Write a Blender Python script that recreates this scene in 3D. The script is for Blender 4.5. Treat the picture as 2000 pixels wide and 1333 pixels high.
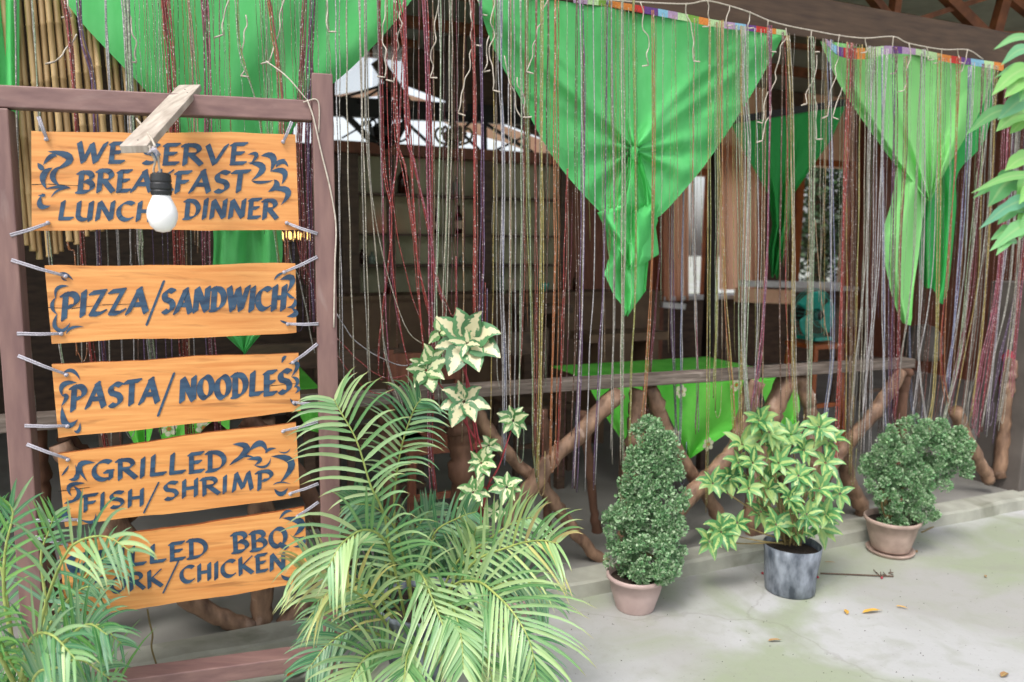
import bpy, math, random
from mathutils import Vector, Matrix
R = random.Random(7)
rad = math.radians
for o in list(bpy.data.objects): bpy.data.objects.remove(o)
SC = bpy.context.scene; COL = SC.collection
# ---------------------------------------------------------------- camera
PITCH, ROLL, FPX, CAMZ = 7.45, 0.7, 1500.0, 1.55
cam = bpy.data.cameras.new('camera'); camo = bpy.data.objects.new('camera', cam); COL.objects.link(camo)
cam.sensor_width = 36; cam.lens = 36*FPX/2000; cam.clip_start = .05; cam.clip_end = 500
CR = Matrix.Rotation(rad(90-PITCH), 4, 'X') @ Matrix.Rotation(rad(ROLL), 4, 'Z')
CP = Vector((0, 0, CAMZ))
camo.matrix_world = Matrix.Translation(CP) @ CR
cam.dof.use_dof = True; cam.dof.focus_distance = 2.5; cam.dof.aperture_fstop = 2.4
SC.camera = camo
# ---------------------------------------------------------------- world, sun, exposure
W = bpy.data.worlds.new('World'); SC.world = W; W.use_nodes = True
nt = W.node_tree; nt.nodes.clear()
sky = nt.nodes.new('ShaderNodeTexSky'); sky.sky_type = 'NISHITA'; sky.sun_disc = False
SUN_EL, SUN_AZ = 58, -150        # azimuth of the sun, degrees clockwise from +Y
sky.sun_elevation = rad(SUN_EL); sky.sun_rotation = rad(SUN_AZ); sky.dust_density = 4.0; sky.air_density = 1.0
hs = nt.nodes.new('ShaderNodeHueSaturation'); hs.inputs['Saturation'].default_value = 0.35
bg = nt.nodes.new('ShaderNodeBackground'); bg.inputs['Strength'].default_value = 0.15
wo = nt.nodes.new('ShaderNodeOutputWorld')
nt.links.new(sky.outputs[0], hs.inputs['Color']); nt.links.new(hs.outputs[0], bg.inputs['Color']); nt.links.new(bg.outputs[0], wo.inputs[0])
sun = bpy.data.lights.new('sun', 'SUN'); sun.energy = 0.8; sun.angle = rad(14); sun.color = (1, .96, .9)
suno = bpy.data.objects.new('sun', sun); COL.objects.link(suno)
sd = Vector((math.sin(rad(SUN_AZ))*math.cos(rad(SUN_EL)), math.cos(rad(SUN_AZ))*math.cos(rad(SUN_EL)), math.sin(rad(SUN_EL))))
suno.rotation_euler = sd.to_track_quat('Z', 'Y').to_euler()
vs = SC.view_settings; vs.view_transform = 'Standard'; vs.look = 'None'; vs.gamma = 1; vs.exposure = 1.05; vs.use_curve_mapping = False
SC.render.engine = 'CYCLES'; SC.cycles.max_bounces = 6; SC.cycles.transparent_max_bounces = 6
# ---------------------------------------------------------------- geometry of the view: pixel of the photo -> point on a real plane
def ray(px, py):
    d = Vector(((px-1000)/FPX, -(py-666.5)/FPX, -1)); return (CR.to_3x3() @ d).normalized()
def hit(px, py, p0, n):
    d = ray(px, py); return CP + d*((p0-CP).dot(n)/d.dot(n))
def gnd(px, py, h=0.): return hit(px, py, Vector((0, 0, h)), Vector((0, 0, 1)))
def pt(px, py, y):
    d = ray(px, py); return CP + d*(y/d.y)
def flat(v): v = Vector((v.x, v.y, 0)); return v.normalized()
Zv = Vector((0, 0, 1))
FU = flat(ray(4446, 515)); FN = Vector((-FU.y, FU.x, 0))
F0 = gnd(1230, 1113, .08) + FN*.10; F0.z = 0
def pln(px, py, v=0.): return hit(px, py, F0+FN*v, FN)
def fw(u, v, z): return F0 + FU*u + FN*v + Zv*z
def uvz(p): q = p-F0; return q.dot(FU), q.dot(FN), q.z
def Uq(px, py, v): return uvz(pln(px, py, v))[0]
def Zq(px, py, v): return pln(px, py, v).z
SU = flat(ray(6200, 530)); SN = Vector((-SU.y, SU.x, 0)); S0 = pt(640, 900, 2.50); S0.z = 0
def sgn_(px, py, v=0.): return hit(px, py, S0+SN*v, SN)
def sw(u, v, z): return S0+SU*u+SN*v+Zv*z
def suz(p): q = p-S0; return q.dot(SU), q.z
# ---------------------------------------------------------------- mesh helpers
ORG = {}
class MB:
    def __init__(s): s.v = []; s.f = []; s.m = []; s.uv = {}
    def add(s, vs, fs, mi=0):
        b = len(s.v); s.v += [Vector(x) for x in vs]; s.f += [tuple(b+i for i in f) for f in fs]; s.m += [mi]*len(fs)
    def hexa(s, p, mi=0):  # 8 points: bottom ring 0-3, top ring 4-7
        s.add(p, [(3,2,1,0),(4,5,6,7),(0,1,5,4),(1,2,6,5),(2,3,7,6),(3,0,4,7)], mi)
    def fbox(s, u0, u1, v0, v1, z0, z1, mi=0, F=fw):
        s.hexa([F(u0,v0,z0),F(u1,v0,z0),F(u1,v1,z0),F(u0,v1,z0),F(u0,v0,z1),F(u1,v0,z1),F(u1,v1,z1),F(u0,v1,z1)], mi)
    def bar(s, a, b, w, d, side=None, mi=0):  # square bar from a to b; w along side, d across
        t = (b-a).normalized(); sd_ = side or (t.cross(FN) if abs(t.dot(FN)) < .9 else t.cross(Zv))
        sd_ = (sd_ - t*sd_.dot(t)).normalized(); n = t.cross(sd_)
        q = []
        for c in (a, b):
            for i, j in ((-1,-1),(1,-1),(1,1),(-1,1)): q.append(c + sd_*i*w/2 + n*j*d/2)
        s.hexa(q, mi)
    def tube(s, pts, r, n=6, mi=0, cap=True):
        N = len(pts); rr = r if isinstance(r, (list, tuple)) else [r]*N
        t0 = (pts[1]-pts[0]).normalized(); a = t0.orthogonal().normalized(); vs_ = []
        for i, p in enumerate(pts):
            t = (pts[min(i+1, N-1)]-pts[max(i-1, 0)]).normalized()
            a = (a - t*a.dot(t)).normalized(); b = t.cross(a)
            for k in range(n):
                c = 2*math.pi*k/n; vs_.append(p+(a*math.cos(c)+b*math.sin(c))*rr[i])
        fs = [(i*n+k, i*n+(k+1)%n, (i+1)*n+(k+1)%n, (i+1)*n+k) for i in range(N-1) for k in range(n)]
        if cap: fs += [tuple(range(n-1, -1, -1)), tuple((N-1)*n+k for k in range(n))]
        s.add(vs_, fs, mi)
    def lathe(s, c, prof, n=24, mi=0, ax=Zv, jit=0):
        a = ax.orthogonal().normalized(); b = ax.cross(a); vs_ = []
        for r, h in prof:
            for k in range(n):
                t = 2*math.pi*k/n; rr = r*(1+jit*math.sin(3*t+h*30)); vs_.append(c+ax*h+(a*math.cos(t)+b*math.sin(t))*rr)
        s.add(vs_, [(i*n+k, i*n+(k+1)%n, (i+1)*n+(k+1)%n, (i+1)*n+k) for i in range(len(prof)-1) for k in range(n)], mi)
    def grid(s, fn, nu, nv, mi=0):
        vs_ = [fn(i/nu, j/nv) for j in range(nv+1) for i in range(nu+1)]
        s.add(vs_, [(j*(nu+1)+i, j*(nu+1)+i+1, (j+1)*(nu+1)+i+1, (j+1)*(nu+1)+i) for j in range(nv) for i in range(nu)], mi)
    def build(s, name, mats, parent=None, smooth=False, solid=0, bevel=0, loc=None):
        if parent is not None: o0 = ORG[parent.name]
        elif loc is not None: o0 = loc
        else:
            n = len(s.v); o0 = Vector((sum(p.x for p in s.v)/n, sum(p.y for p in s.v)/n, min(p.z for p in s.v)))
        me = bpy.data.meshes.new(name); me.from_pydata([p-o0 for p in s.v], [], s.f)
        if not isinstance(mats, (list, tuple)): mats = [mats]
        for m in mats: me.materials.append(m)
        me.polygons.foreach_set('material_index', s.m)
        if smooth: me.polygons.foreach_set('use_smooth', [True]*len(s.f))
        me.update()
        o = bpy.data.objects.new(name, me); COL.objects.link(o); ORG[o.name] = o0
        if parent is not None: o.parent = parent
        else: o.location = o0
        if solid:
            k = o.modifiers.new('solid', 'SOLIDIFY'); k.thickness = solid; k.offset = 0
        if bevel:
            k = o.modifiers.new('bevel', 'BEVEL'); k.width = bevel; k.segments = 2; k.limit_method = 'ANGLE'
        return o
def tag(o, label, cat, group=None, kind=None):
    o['label'] = label; o['category'] = cat
    if group: o['group'] = group
    if kind: o['kind'] = kind
    return o
def thing(name, label, cat, loc, group=None):
    o = bpy.data.objects.new(name, None); COL.objects.link(o); o.location = loc; o.empty_display_size = .1
    ORG[o.name] = Vector(loc); return tag(o, label, cat, group)
def struct(o): o['kind'] = 'structure'; return o
def cr(P, n):  # Catmull-Rom through P (Vectors or tuples)
    P = [Vector(p) for p in P]
    if len(P) == 2: return [P[0].lerp(P[1], i/(n)) for i in range(n+1)]
    Q = [P[0]*2-P[1]] + P + [P[-1]*2-P[-2]]; out = []
    for i in range(n+1):
        x = i/n*(len(P)-1); k = min(int(x), len(P)-2); t = x-k
        a, b, c, d = Q[k:k+4]
        out.append(.5*((2*b)+(c-a)*t+(2*a-5*b+4*c-d)*t*t+(3*b-a-3*c+d)*t**3))
    return out
def poly_at(P, t):  # point on a 2-D polyline by fraction of points
    x = t*(len(P)-1); k = min(int(x), len(P)-2); f = x-k
    return (P[k][0]*(1-f)+P[k+1][0]*f, P[k][1]*(1-f)+P[k+1][1]*f)
# ---------------------------------------------------------------- materials
def lin(h):
    h = h.lstrip('#'); c = [int(h[i:i+2], 16)/255 for i in (0, 2, 4)]
    return tuple((x/12.92 if x <= .04045 else ((x+.055)/1.055)**2.4) for x in c)+(1,)
def C(c): return lin(c) if isinstance(c, str) else (c[0], c[1], c[2], 1)
def mix4(a, b, t): return tuple(a[i]*(1-t)+b[i]*t for i in range(3))+(1,)
MATS = {}
def mat(name, col, col2=None, rough=.6, scale=20, stretch=(1,1,1), bump=.15, metal=0, trans=0, detail=5, spec=.5, coord='Object', var=.25, contrast=(.3,.7), dist=.004, stain=None):
    if name in MATS: return MATS[name]
    m = bpy.data.materials.new(name); m.use_nodes = True; N = m.node_tree; L = N.links.new; nd = N.nodes.new
    p = N.nodes['Principled BSDF']; tc = nd('ShaderNodeTexCoord'); mp = nd('ShaderNodeMapping'); mp.inputs['Scale'].default_value = stretch
    no = nd('ShaderNodeTexNoise'); no.inputs['Scale'].default_value = scale; no.inputs['Detail'].default_value = detail
    ra = nd('ShaderNodeValToRGB'); a = C(col); b = C(col2) if col2 else mix4(a, (1,1,1,1), 0)
    if not col2: a = tuple(x*(1-var) for x in a[:3])+(1,); b = tuple(min(1, x*(1+var)) for x in C(col)[:3])+(1,)
    ra.color_ramp.elements[0].color = a; ra.color_ramp.elements[1].color = b
    ra.color_ramp.elements[0].position, ra.color_ramp.elements[1].position = contrast
    L(tc.outputs[coord], mp.inputs[0]); L(mp.outputs[0], no.inputs[0]); L(no.outputs['Fac'], ra.inputs[0]); L(ra.outputs[0], p.inputs['Base Color'])
    bc = ra.outputs[0]
    if stain:
        sc_, k0, k1, sk_, str_ = stain
        n2 = nd('ShaderNodeTexNoise'); n2.inputs['Scale'].default_value = k0; n2.inputs['Detail'].default_value = 7; n2.inputs['Distortion'].default_value = .6
        m2 = nd('ShaderNodeMapping'); m2.inputs['Scale'].default_value = sk_; m2.inputs['Location'].default_value = (3.1, 1.7, 5.3); L(tc.outputs[coord], m2.inputs[0]); L(m2.outputs[0], n2.inputs[0])
        r2 = nd('ShaderNodeMapRange'); r2.inputs['From Min'].default_value = k1; r2.inputs['From Max'].default_value = k1+.12; r2.inputs['To Max'].default_value = str_; L(n2.outputs['Fac'], r2.inputs['Value'])
        mx2 = nd('ShaderNodeMix'); mx2.data_type = 'RGBA'; L(r2.outputs[0], mx2.inputs['Factor']); L(bc, mx2.inputs['A']); mx2.inputs['B'].default_value = C(sc_); bc = mx2.outputs['Result']; L(bc, p.inputs['Base Color'])
    p.inputs['Roughness'].default_value = rough; p.inputs['Metallic'].default_value = metal; p.inputs['Specular IOR Level'].default_value = spec
    if bump:
        bu = nd('ShaderNodeBump'); bu.inputs['Strength'].default_value = bump; bu.inputs['Distance'].default_value = dist
        L(no.outputs['Fac'], bu.inputs['Height']); L(bu.outputs[0], p.inputs['Normal'])
    if trans:
        tr = nd('ShaderNodeBsdfTranslucent'); mx = nd('ShaderNodeMixShader'); mx.inputs[0].default_value = trans
        L(bc, tr.inputs[0]); L(p.outputs[0], mx.inputs[1]); L(tr.outputs[0], mx.inputs[2]); L(mx.outputs[0], N.nodes['Material Output'].inputs[0])
    MATS[name] = m; m['ramp'] = ra.name; return m
def leafmat(name, cols, centre=None, cw=.5, rough=.35, trans=.25, edge_noise=12, midrib=True, tipcol=None, spec=.5):
    """cols: list of hex blended by a per-object/per-island random; centre: colour of a blotch along the midrib (leaf UV)"""
    m = bpy.data.materials.new(name); m.use_nodes = True; N = m.node_tree; L = N.links.new; nd = N.nodes.new
    p = N.nodes['Principled BSDF']; oi = nd('ShaderNodeObjectInfo'); ge = nd('ShaderNodeNewGeometry')
    ad = nd('ShaderNodeMath'); ad.operation = 'ADD'; fr = nd('ShaderNodeMath'); fr.operation = 'FRACT'
    L(oi.outputs['Random'], ad.inputs[0]); L(ge.outputs['Random Per Island'], ad.inputs[1]); L(ad.outputs[0], fr.inputs[0])
    ra = nd('ShaderNodeValToRGB'); e = ra.color_ramp.elements
    e[0].color = C(cols[0]); e[1].color = C(cols[-1])
    for i, c in enumerate(cols[1:-1]): x = e.new((i+1)/(len(cols)-1)); x.color = C(c)
    L(fr.outputs[0], ra.inputs[0]); out = ra.outputs[0]
    uv = nd('ShaderNodeUVMap'); sp = nd('ShaderNodeSeparateXYZ'); L(uv.outputs[0], sp.inputs[0])
    v = nd('ShaderNodeMath'); v.operation = 'SUBTRACT'; v.inputs[1].default_value = .5; L(sp.outputs['Y'], v.inputs[0])
    va = nd('ShaderNodeMath'); va.operation = 'ABSOLUTE'; L(v.outputs[0], va.inputs[0])
    tc = nd('ShaderNodeTexCoord'); no = nd('ShaderNodeTexNoise'); no.inputs['Scale'].default_value = edge_noise*5
    L(tc.outputs['Object'], no.inputs[0])
    if centre:
        s1 = nd('ShaderNodeMath'); s1.operation = 'MULTIPLY_ADD'; s1.inputs[1].default_value = -.55; L(no.outputs['Fac'], s1.inputs[0]); L(va.outputs[0], s1.inputs[2])
        lt = nd('ShaderNodeMapRange'); lt.inputs['From Min'].default_value = cw*.5-.32; lt.inputs['From Max'].default_value = cw*.5-.27; lt.inputs['To Min'].default_value = 1; lt.inputs['To Max'].default_value = 0
        L(s1.outputs[0], lt.inputs['Value'])
        mx = nd('ShaderNodeMix'); mx.data_type = 'RGBA'; L(lt.outputs[0], mx.inputs['Factor']); L(out, mx.inputs['A']); mx.inputs['B'].default_value = C(centre); out = mx.outputs['Result']
    elif midrib:
        lt = nd('ShaderNodeMapRange'); lt.inputs['From Min'].default_value = .0; lt.inputs['From Max'].default_value = .12; lt.inputs['To Min'].default_value = .35; lt.inputs['To Max'].default_value = 0
        L(va.outputs[0], lt.inputs['Value']); mx = nd('ShaderNodeMix'); mx.data_type = 'RGBA'; L(lt.outputs[0], mx.inputs['Factor']); L(out, mx.inputs['A']); mx.inputs['B'].default_value = (.5,.6,.3,1); out = mx.outputs['Result']
    if tipcol:
        lt = nd('ShaderNodeMapRange'); lt.inputs['From Min'].default_value = .8; lt.inputs['From Max'].default_value = 1.; L(sp.outputs['X'], lt.inputs['Value'])
        mx = nd('ShaderNodeMix'); mx.data_type = 'RGBA'; L(lt.outputs[0], mx.inputs['Factor']); L(out, mx.inputs['A']); mx.inputs['B'].default_value = C(tipcol); out = mx.outputs['Result']
    L(out, p.inputs['Base Color']); p.inputs['Roughness'].default_value = rough; p.inputs['Specular IOR Level'].default_value = spec
    if trans:
        tr = nd('ShaderNodeBsdfTranslucent'); mx = nd('ShaderNodeMixShader'); mx.inputs[0].default_value = trans
        L(out, tr.inputs[0]); L(p.outputs[0], mx.inputs[1]); L(tr.outputs[0], mx.inputs[2]); L(mx.outputs[0], N.nodes['Material Output'].inputs[0])
    MATS[name] = m; return m
def beadmat(name, col):
    m = bpy.data.materials.new(name); m.use_nodes = True; N = m.node_tree; L = N.links.new; nd = N.nodes.new
    p = N.nodes['Principled BSDF']; tc = nd('ShaderNodeTexCoord'); no = nd('ShaderNodeTexVoronoi'); no.inputs['Scale'].default_value = 260
    L(tc.outputs['Object'], no.inputs[0]); ra = nd('ShaderNodeValToRGB'); e = ra.color_ramp.elements; c = tuple(min(1, x*1.2) for x in C(col)[:3])+(1,)
    sp = nd('ShaderNodeSeparateColor'); L(no.outputs['Color'], sp.inputs[0]); L(sp.outputs[0], ra.inputs[0])
    e[0].color = tuple(x*.55 for x in c[:3])+(1,); e[1].position = .9; e[1].color = tuple(min(1, x*1.25) for x in c[:3])+(1,)
    x = e.new(.94); x.color = mix4(c, (.75,.72,.7,1), .55)  # pale flecks in the colour paint the sparkle of the strings
    L(ra.outputs[0], p.inputs['Base Color']); p.inputs['Roughness'].default_value = .35; p.inputs['Specular IOR Level'].default_value = .7
    MATS[name] = m; return m
HEX = dict(brick='#6e3a30', red='#85322e', maroon='#5e2a36', purple='#54405c', silver='#918e8f', grey='#827e76', gold='#8c7a48', olive='#7c7c48',
           orange='#8c5836', beige='#918a7a', pink='#824454', blue='#6d7189', tan='#80684f', brown='#553c31', green='#7c8a70')
BM = {k: beadmat('beads_'+k, v) for k, v in HEX.items()}
M_frame = mat('frame_paint', '#6c504e', '#84665f', stain=('#a39590', 9, .62, (1,1,.4), .45), rough=.55, scale=6, stretch=(6,6,1), bump=.2)
M_frame_h = mat('frame_paint_rail', '#6c504e', '#866862', stain=('#a39590', 9, .62, (.4,1,1), .45), rough=.55, scale=6, stretch=(1,6,8), bump=.2)
M_board = mat('varnished_board', '#c47c3e', '#dc9e5c', stain=('#8f5a2c', 9, .60, (.5,.5,3), .7), rough=.42, scale=5, stretch=(.8,.8,14), bump=.25, detail=9, contrast=(.28,.68))
M_boardedge = mat('board_edge', '#8a4a20', rough=.6, scale=30)
M_paint = mat('sign_paint', '#1b2f48', '#34546f', rough=.5, scale=18, stretch=(1,1,4), bump=.1, stain=('#8a6a4c', 70, .66, (1,1,3), .6))
M_rope = mat('grey_rope', '#8d8a94', '#b9b5bd', rough=.8, scale=300, bump=.6)
M_log = mat('barked_log', '#5a4234', '#9a7a62', stain=('#c8b0a0', 14, .62, (1,1,1), .5), rough=.65, scale=9, stretch=(2.5,2.5,1), bump=.8, dist=.012, detail=8, contrast=(.32,.68))
M_logdark = mat('dark_log', '#503628', '#785542', rough=.75, scale=9, stretch=(2.5,2.5,1), bump=.5, dist=.01, detail=8)
M_railw = mat('weathered_rail', '#4f443c', '#7c7067', stain=('#9a8e84', 8, .58, (1,1,4), .6), rough=.7, scale=7, stretch=(1,1,12), bump=.4, detail=8)
M_beam = mat('dark_beam', '#3d2c20', '#54402f', rough=.7, scale=6, stretch=(1,1,8), bump=.3)
M_truss = mat('truss_timber', '#5a3118', '#8a5230', rough=.7, scale=12, bump=.3)
M_darkwood = mat('dark_wood', '#46352b', '#67503f', rough=.6, scale=8, stretch=(1,1,4), bump=.2)
M_redwood = mat('reddish_wood', '#70402f', '#915a42', rough=.6, scale=6, stretch=(6,6,1), bump=.2)
M_black = mat('black_iron', '#17110f', rough=.5, scale=30)
M_ceil = mat('ceiling_sheet', '#868a7a', '#9a9c8c', rough=.8, scale=4, bump=.1)
M_cream = mat('cream_wall', '#a8a284', '#bcb696', rough=.85, scale=5, bump=.05)
M_tanw = mat('tan_counter', '#5e4836', '#735a44', rough=.7, scale=7, bump=.1)
M_peach = mat('peach_paint', '#e6b490', '#f2c4a2', rough=.8, scale=6, bump=.05)
M_soffit = mat('soffit_sheet', '#f8dcc8', '#ffe8d6', rough=.8, scale=6, bump=.05, trans=.7)  # pale tint and translucency stand in for light bounced up onto the soffit
M_curtain = mat('peach_curtain', '#e0a888', '#f0c0a0', rough=.9, scale=60, trans=.85, bump=.1)
M_drape = mat('green_fabric', '#6ce082', '#7eea92', stain=('#58c470', 2.2, .52, (1,1,.5), .55), rough=.85, scale=22, stretch=(1,1,.35), detail=12, trans=.42, bump=.35, spec=.3)
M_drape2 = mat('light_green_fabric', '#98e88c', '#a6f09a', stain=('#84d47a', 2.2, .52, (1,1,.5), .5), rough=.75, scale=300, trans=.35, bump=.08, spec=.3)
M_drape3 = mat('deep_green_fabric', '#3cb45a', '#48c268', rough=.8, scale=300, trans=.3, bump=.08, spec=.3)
M_cloth = mat('table_cloth_green', '#52c838', '#86ea60', rough=.7, scale=4, trans=.2, bump=.05)
M_white = mat('white_print', '#d8d8b8', rough=.8, scale=60)
M_flowerc = mat('flower_centre_print', '#b87a3c', rough=.8)
M_bamboo = mat('bamboo_cane', '#8f7248', '#c6a878', rough=.5, scale=10, stretch=(3,3,.6), bump=.15)
M_plank = mat('pale_plank', '#978a7e', '#c2b7ab', rough=.6, scale=12, stretch=(6,1,1), bump=.3, detail=8)
M_bulb = mat('frosted_bulb', '#f4f2f2', rough=.25, var=.02, bump=0, spec=.6)
M_rubber = mat('black_socket', '#232427', rough=.5, scale=60)
M_wire = mat('pale_wire', '#a59a8c', '#c7bdb0', rough=.6, scale=80)
M_clay = mat('pink_plastic_pot', '#ab948f', '#bda6a0', stain=('#857064', 7, .58, (1,1,1.5), .45), rough=.5, scale=12, bump=.1)
M_clay2 = mat('stained_pot', '#8b776d', '#b49d90', stain=('#62564c', 9, .55, (1,1,.7), .6), rough=.6, scale=14, bump=.15, detail=8)
M_bag = mat('grey_grow_bag', '#3d444e', '#8b929c', rough=.5, scale=22, bump=.8, detail=12, dist=.01, stretch=(1,1,.45), contrast=(.36,.66))
M_soil = mat('potting_soil', '#1f1814', '#3a2c22', rough=.95, scale=90, bump=1)
M_stem = mat('brown_stem', '#6a5a3c', '#857548', rough=.7, scale=40)
M_redstem = mat('red_stem', '#8a2430', '#a84048', rough=.5, scale=40)
M_greenstem = mat('green_stem', '#7d8f4a', '#a3ae62', rough=.5, scale=30)
M_teal = mat('teal_plastic', '#1f9080', '#27a594', rough=.35, scale=10, bump=0)
M_orangew = mat('orange_stool_wood', '#8a4420', '#b0602c', rough=.5, scale=10, bump=.1)
M_kerb = mat('kerb_concrete', '#8b8b80', '#a3a397', stain=('#5a5a48', 3, .54, (1,1,1), .6), rough=.85, scale=9, bump=.4, detail=9)
M_floor = mat('interior_floor', '#75736e', '#8d8b86', rough=.6, scale=3, bump=.15, detail=8)
M_glassb = mat('bottle_glass', '#3a1d14', rough=.15, scale=5, bump=0)
M_glassg = mat('clear_bottle_glass', '#7d8a7c', rough=.15, scale=5, bump=0)
M_label = mat('bottle_label', '#c9b29a', rough=.6)
M_col = mat('grey_column', '#4c4642', '#645d58', rough=.75, scale=6, bump=.3, detail=8)
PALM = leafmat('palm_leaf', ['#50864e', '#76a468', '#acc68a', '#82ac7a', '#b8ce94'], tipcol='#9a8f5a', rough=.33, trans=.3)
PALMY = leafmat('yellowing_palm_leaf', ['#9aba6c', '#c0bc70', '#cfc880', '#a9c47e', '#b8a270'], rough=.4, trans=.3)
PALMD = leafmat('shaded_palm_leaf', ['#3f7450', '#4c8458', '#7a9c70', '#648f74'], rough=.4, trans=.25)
GRASS = leafmat('strap_leaf', ['#33703c', '#528c44', '#74a854', '#4b8858', '#6f9c78'], rough=.35, trans=.3)
CREAM = leafmat('cream_variegated_leaf', ['#4f7d50', '#5f9060', '#47704c'], centre='#d6cfa8', cw=.55, rough=.4, trans=.2)
CREAM2 = leafmat('green_cream_leaf', ['#5a8a50', '#6c9c5e', '#4c7c48'], centre='#dce0b0', cw=.46, rough=.4, trans=.2)
LIME = leafmat('lime_variegated_leaf', ['#3f7a48', '#5a9458', '#74a868', '#9cbc78'], centre='#aec478', cw=.34, rough=.38, trans=.3)
CURLY = leafmat('curly_leaf', ['#588a58', '#739f6e', '#92b488', '#b2c6a4', '#76a868'], rough=.5, trans=.2, midrib=False)
BRANCH = leafmat('young_tree_leaf', ['#5a9a62', '#7cb878', '#8cc46a', '#6fb090'], rough=.3, trans=.4)
BACKLEAF = leafmat('background_leaf', ['#1c2f1c', '#2a4424', '#3c5a30'], rough=.5, trans=.1)
DEAD = leafmat('fallen_leaf', ['#b88a34', '#d0a040'], rough=.7, trans=.1)
def emis(name, col, s):
    m = bpy.data.materials.new(name); m.use_nodes = True; p = m.node_tree.nodes['Principled BSDF']
    p.inputs['Base Color'].default_value = C(col); p.inputs['Emission Color'].default_value = C(col); p.inputs['Emission Strength'].default_value = s; return m
M_lamp = emis('warm_lamp', '#ffd27a', 1.2)
M_redlamp = emis('red_lamp', '#ff2a20', .9)
def groundmat():
    m = bpy.data.materials.new('patio_concrete'); m.use_nodes = True; N = m.node_tree; L = N.links.new; nd = N.nodes.new; p = N.nodes['Principled BSDF']
    tc = nd('ShaderNodeTexCoord')
    def noise(s, d=6, dist=0):
        n = nd('ShaderNodeTexNoise'); n.inputs['Scale'].default_value = s; n.inputs['Detail'].default_value = d; n.inputs['Distortion'].default_value = dist; L(tc.outputs['Object'], n.inputs[0]); return n.outputs['Fac']
    def ramp(f, a, b, c0, c1):
        r = nd('ShaderNodeValToRGB'); r.color_ramp.elements[0].position = a; r.color_ramp.elements[1].position = b
        r.color_ramp.elements[0].color = c0; r.color_ramp.elements[1].color = c1; L(f, r.inputs[0]); return r.outputs[0]
    def mixc(f, a, b, k=1):
        x = nd('ShaderNodeMix'); x.data_type = 'RGBA'; L(f, x.inputs['Factor']); L(a, x.inputs['A'])
        if isinstance(b, tuple): x.inputs['B'].default_value = b
        else: L(b, x.inputs['B'])
        return x.outputs['Result']
    base = ramp(noise(1.1, 5, .6), .4, .6, (.32,.315,.30,1), (.40,.40,.40,1))
    moss = ramp(noise(1.3, 7, 1.0), .44, .60, (0,0,0,1), (.9,.9,.9,1))
    c = mixc(moss, base, (.265,.30,.205,1))
    dark = ramp(noise(2.7, 9, .8), .60, .72, (0,0,0,1), (.5,.5,.5,1)); c = mixc(dark, c, (.24,.24,.2,1))
    grit = ramp(noise(60, 8), .62, .7, (0,0,0,1), (.35,.35,.35,1)); c = mixc(grit, c, (.22,.21,.19,1))
    vo = nd('ShaderNodeTexVoronoi'); vo.feature = 'DISTANCE_TO_EDGE'; vo.inputs['Scale'].default_value = .55
    nz = nd('ShaderNodeTexNoise'); nz.inputs['Scale'].default_value = 3; nz.inputs['Detail'].default_value = 8; L(tc.outputs['Object'], nz.inputs[0])
    va = nd('ShaderNodeVectorMath'); va.operation = 'MULTIPLY_ADD'; va.inputs[1].default_value = (.5,.5,.5); L(nz.outputs['Color'], va.inputs[0]); L(tc.outputs['Object'], va.inputs[2]); L(va.outputs[0], vo.inputs[0])
    ck = nd('ShaderNodeMapRange'); ck.inputs['From Min'].default_value = .0; ck.inputs['From Max'].default_value = .006; ck.inputs['To Min'].default_value = .28; ck.inputs['To Max'].default_value = 0; L(vo.outputs['Distance'], ck.inputs['Value'])
    c = mixc(ck.outputs[0], c, (.16,.15,.12,1))
    fine = ramp(noise(9, 10, .4), .5, .7, (0,0,0,1), (.45,.45,.45,1)); c = mixc(fine, c, (.27,.28,.23,1))
    L(c, p.inputs['Base Color']); p.inputs['Roughness'].default_value = .7
    bu = nd('ShaderNodeBump'); bu.inputs['Strength'].default_value = .35; bu.inputs['Distance'].default_value = .006; L(noise(25, 9), bu.inputs['Height']); L(bu.outputs[0], p.inputs['Normal'])
    return m
# ================================================================ SETTING
mb = MB(); g = 90
mb.add([(-g,-g,0),(g,-g,0),(g,g,0),(-g,g,0)], [(0,1,2,3)]); struct(mb.build('ground', groundmat(), loc=Vector((0,0,0))))
V_END = 4.5
mb = MB(); mb.fbox(-4.2, 7.0, .02, V_END, .004, .06); struct(mb.build('floor', M_floor))
mb = MB()   # kerb of cast concrete, slightly uneven
def kerbpt(t, j):
    u = -4.2+11.2*t; w = .004*math.sin(u*5)+.003*math.sin(u*13)
    prof = [(-.115+w, .0), (-.108+w, .058), (-.095+w, .070+w), (.02, .072)]
    v, z = prof[min(3, round(j*3))]; return fw(u, v, z)
mb.grid(kerbpt, 90, 3); struct(mb.build('kerb', M_kerb, smooth=False))
# ceiling: lean-to sheet with a skylight opening
def cz(v): return 3.38
def ceilhit(px, py): n = Vector((0, 0, 1)); return hit(px, py, fw(0, 0, cz(0)), n)
su0, su1 = Uq(640, 150, V_END), Uq(800, 150, V_END); sv0 = uvz(ceilhit(720, 95))[1]; sv1 = V_END-.02
mb = MB()
def slab(u0, u1, v0, v1, t=.03, mbx=None, mi=0):
    (mbx or mb).hexa([fw(u0,v0,cz(v0)),fw(u1,v0,cz(v0)),fw(u1,v1,cz(v1)),fw(u0,v1,cz(v1)),fw(u0,v0,cz(v0)+t),fw(u1,v0,cz(v0)+t),fw(u1,v1,cz(v1)+t),fw(u0,v1,cz(v1)+t)], mi)
slab(-4.2, su0, -.30, 4.8); slab(su1, 7.2, -.30, 4.8); slab(su0, su1, -.30, sv0); slab(su0, su1, sv1+.14, 4.8)
struct(mb.build('ceiling', M_ceil))
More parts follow.
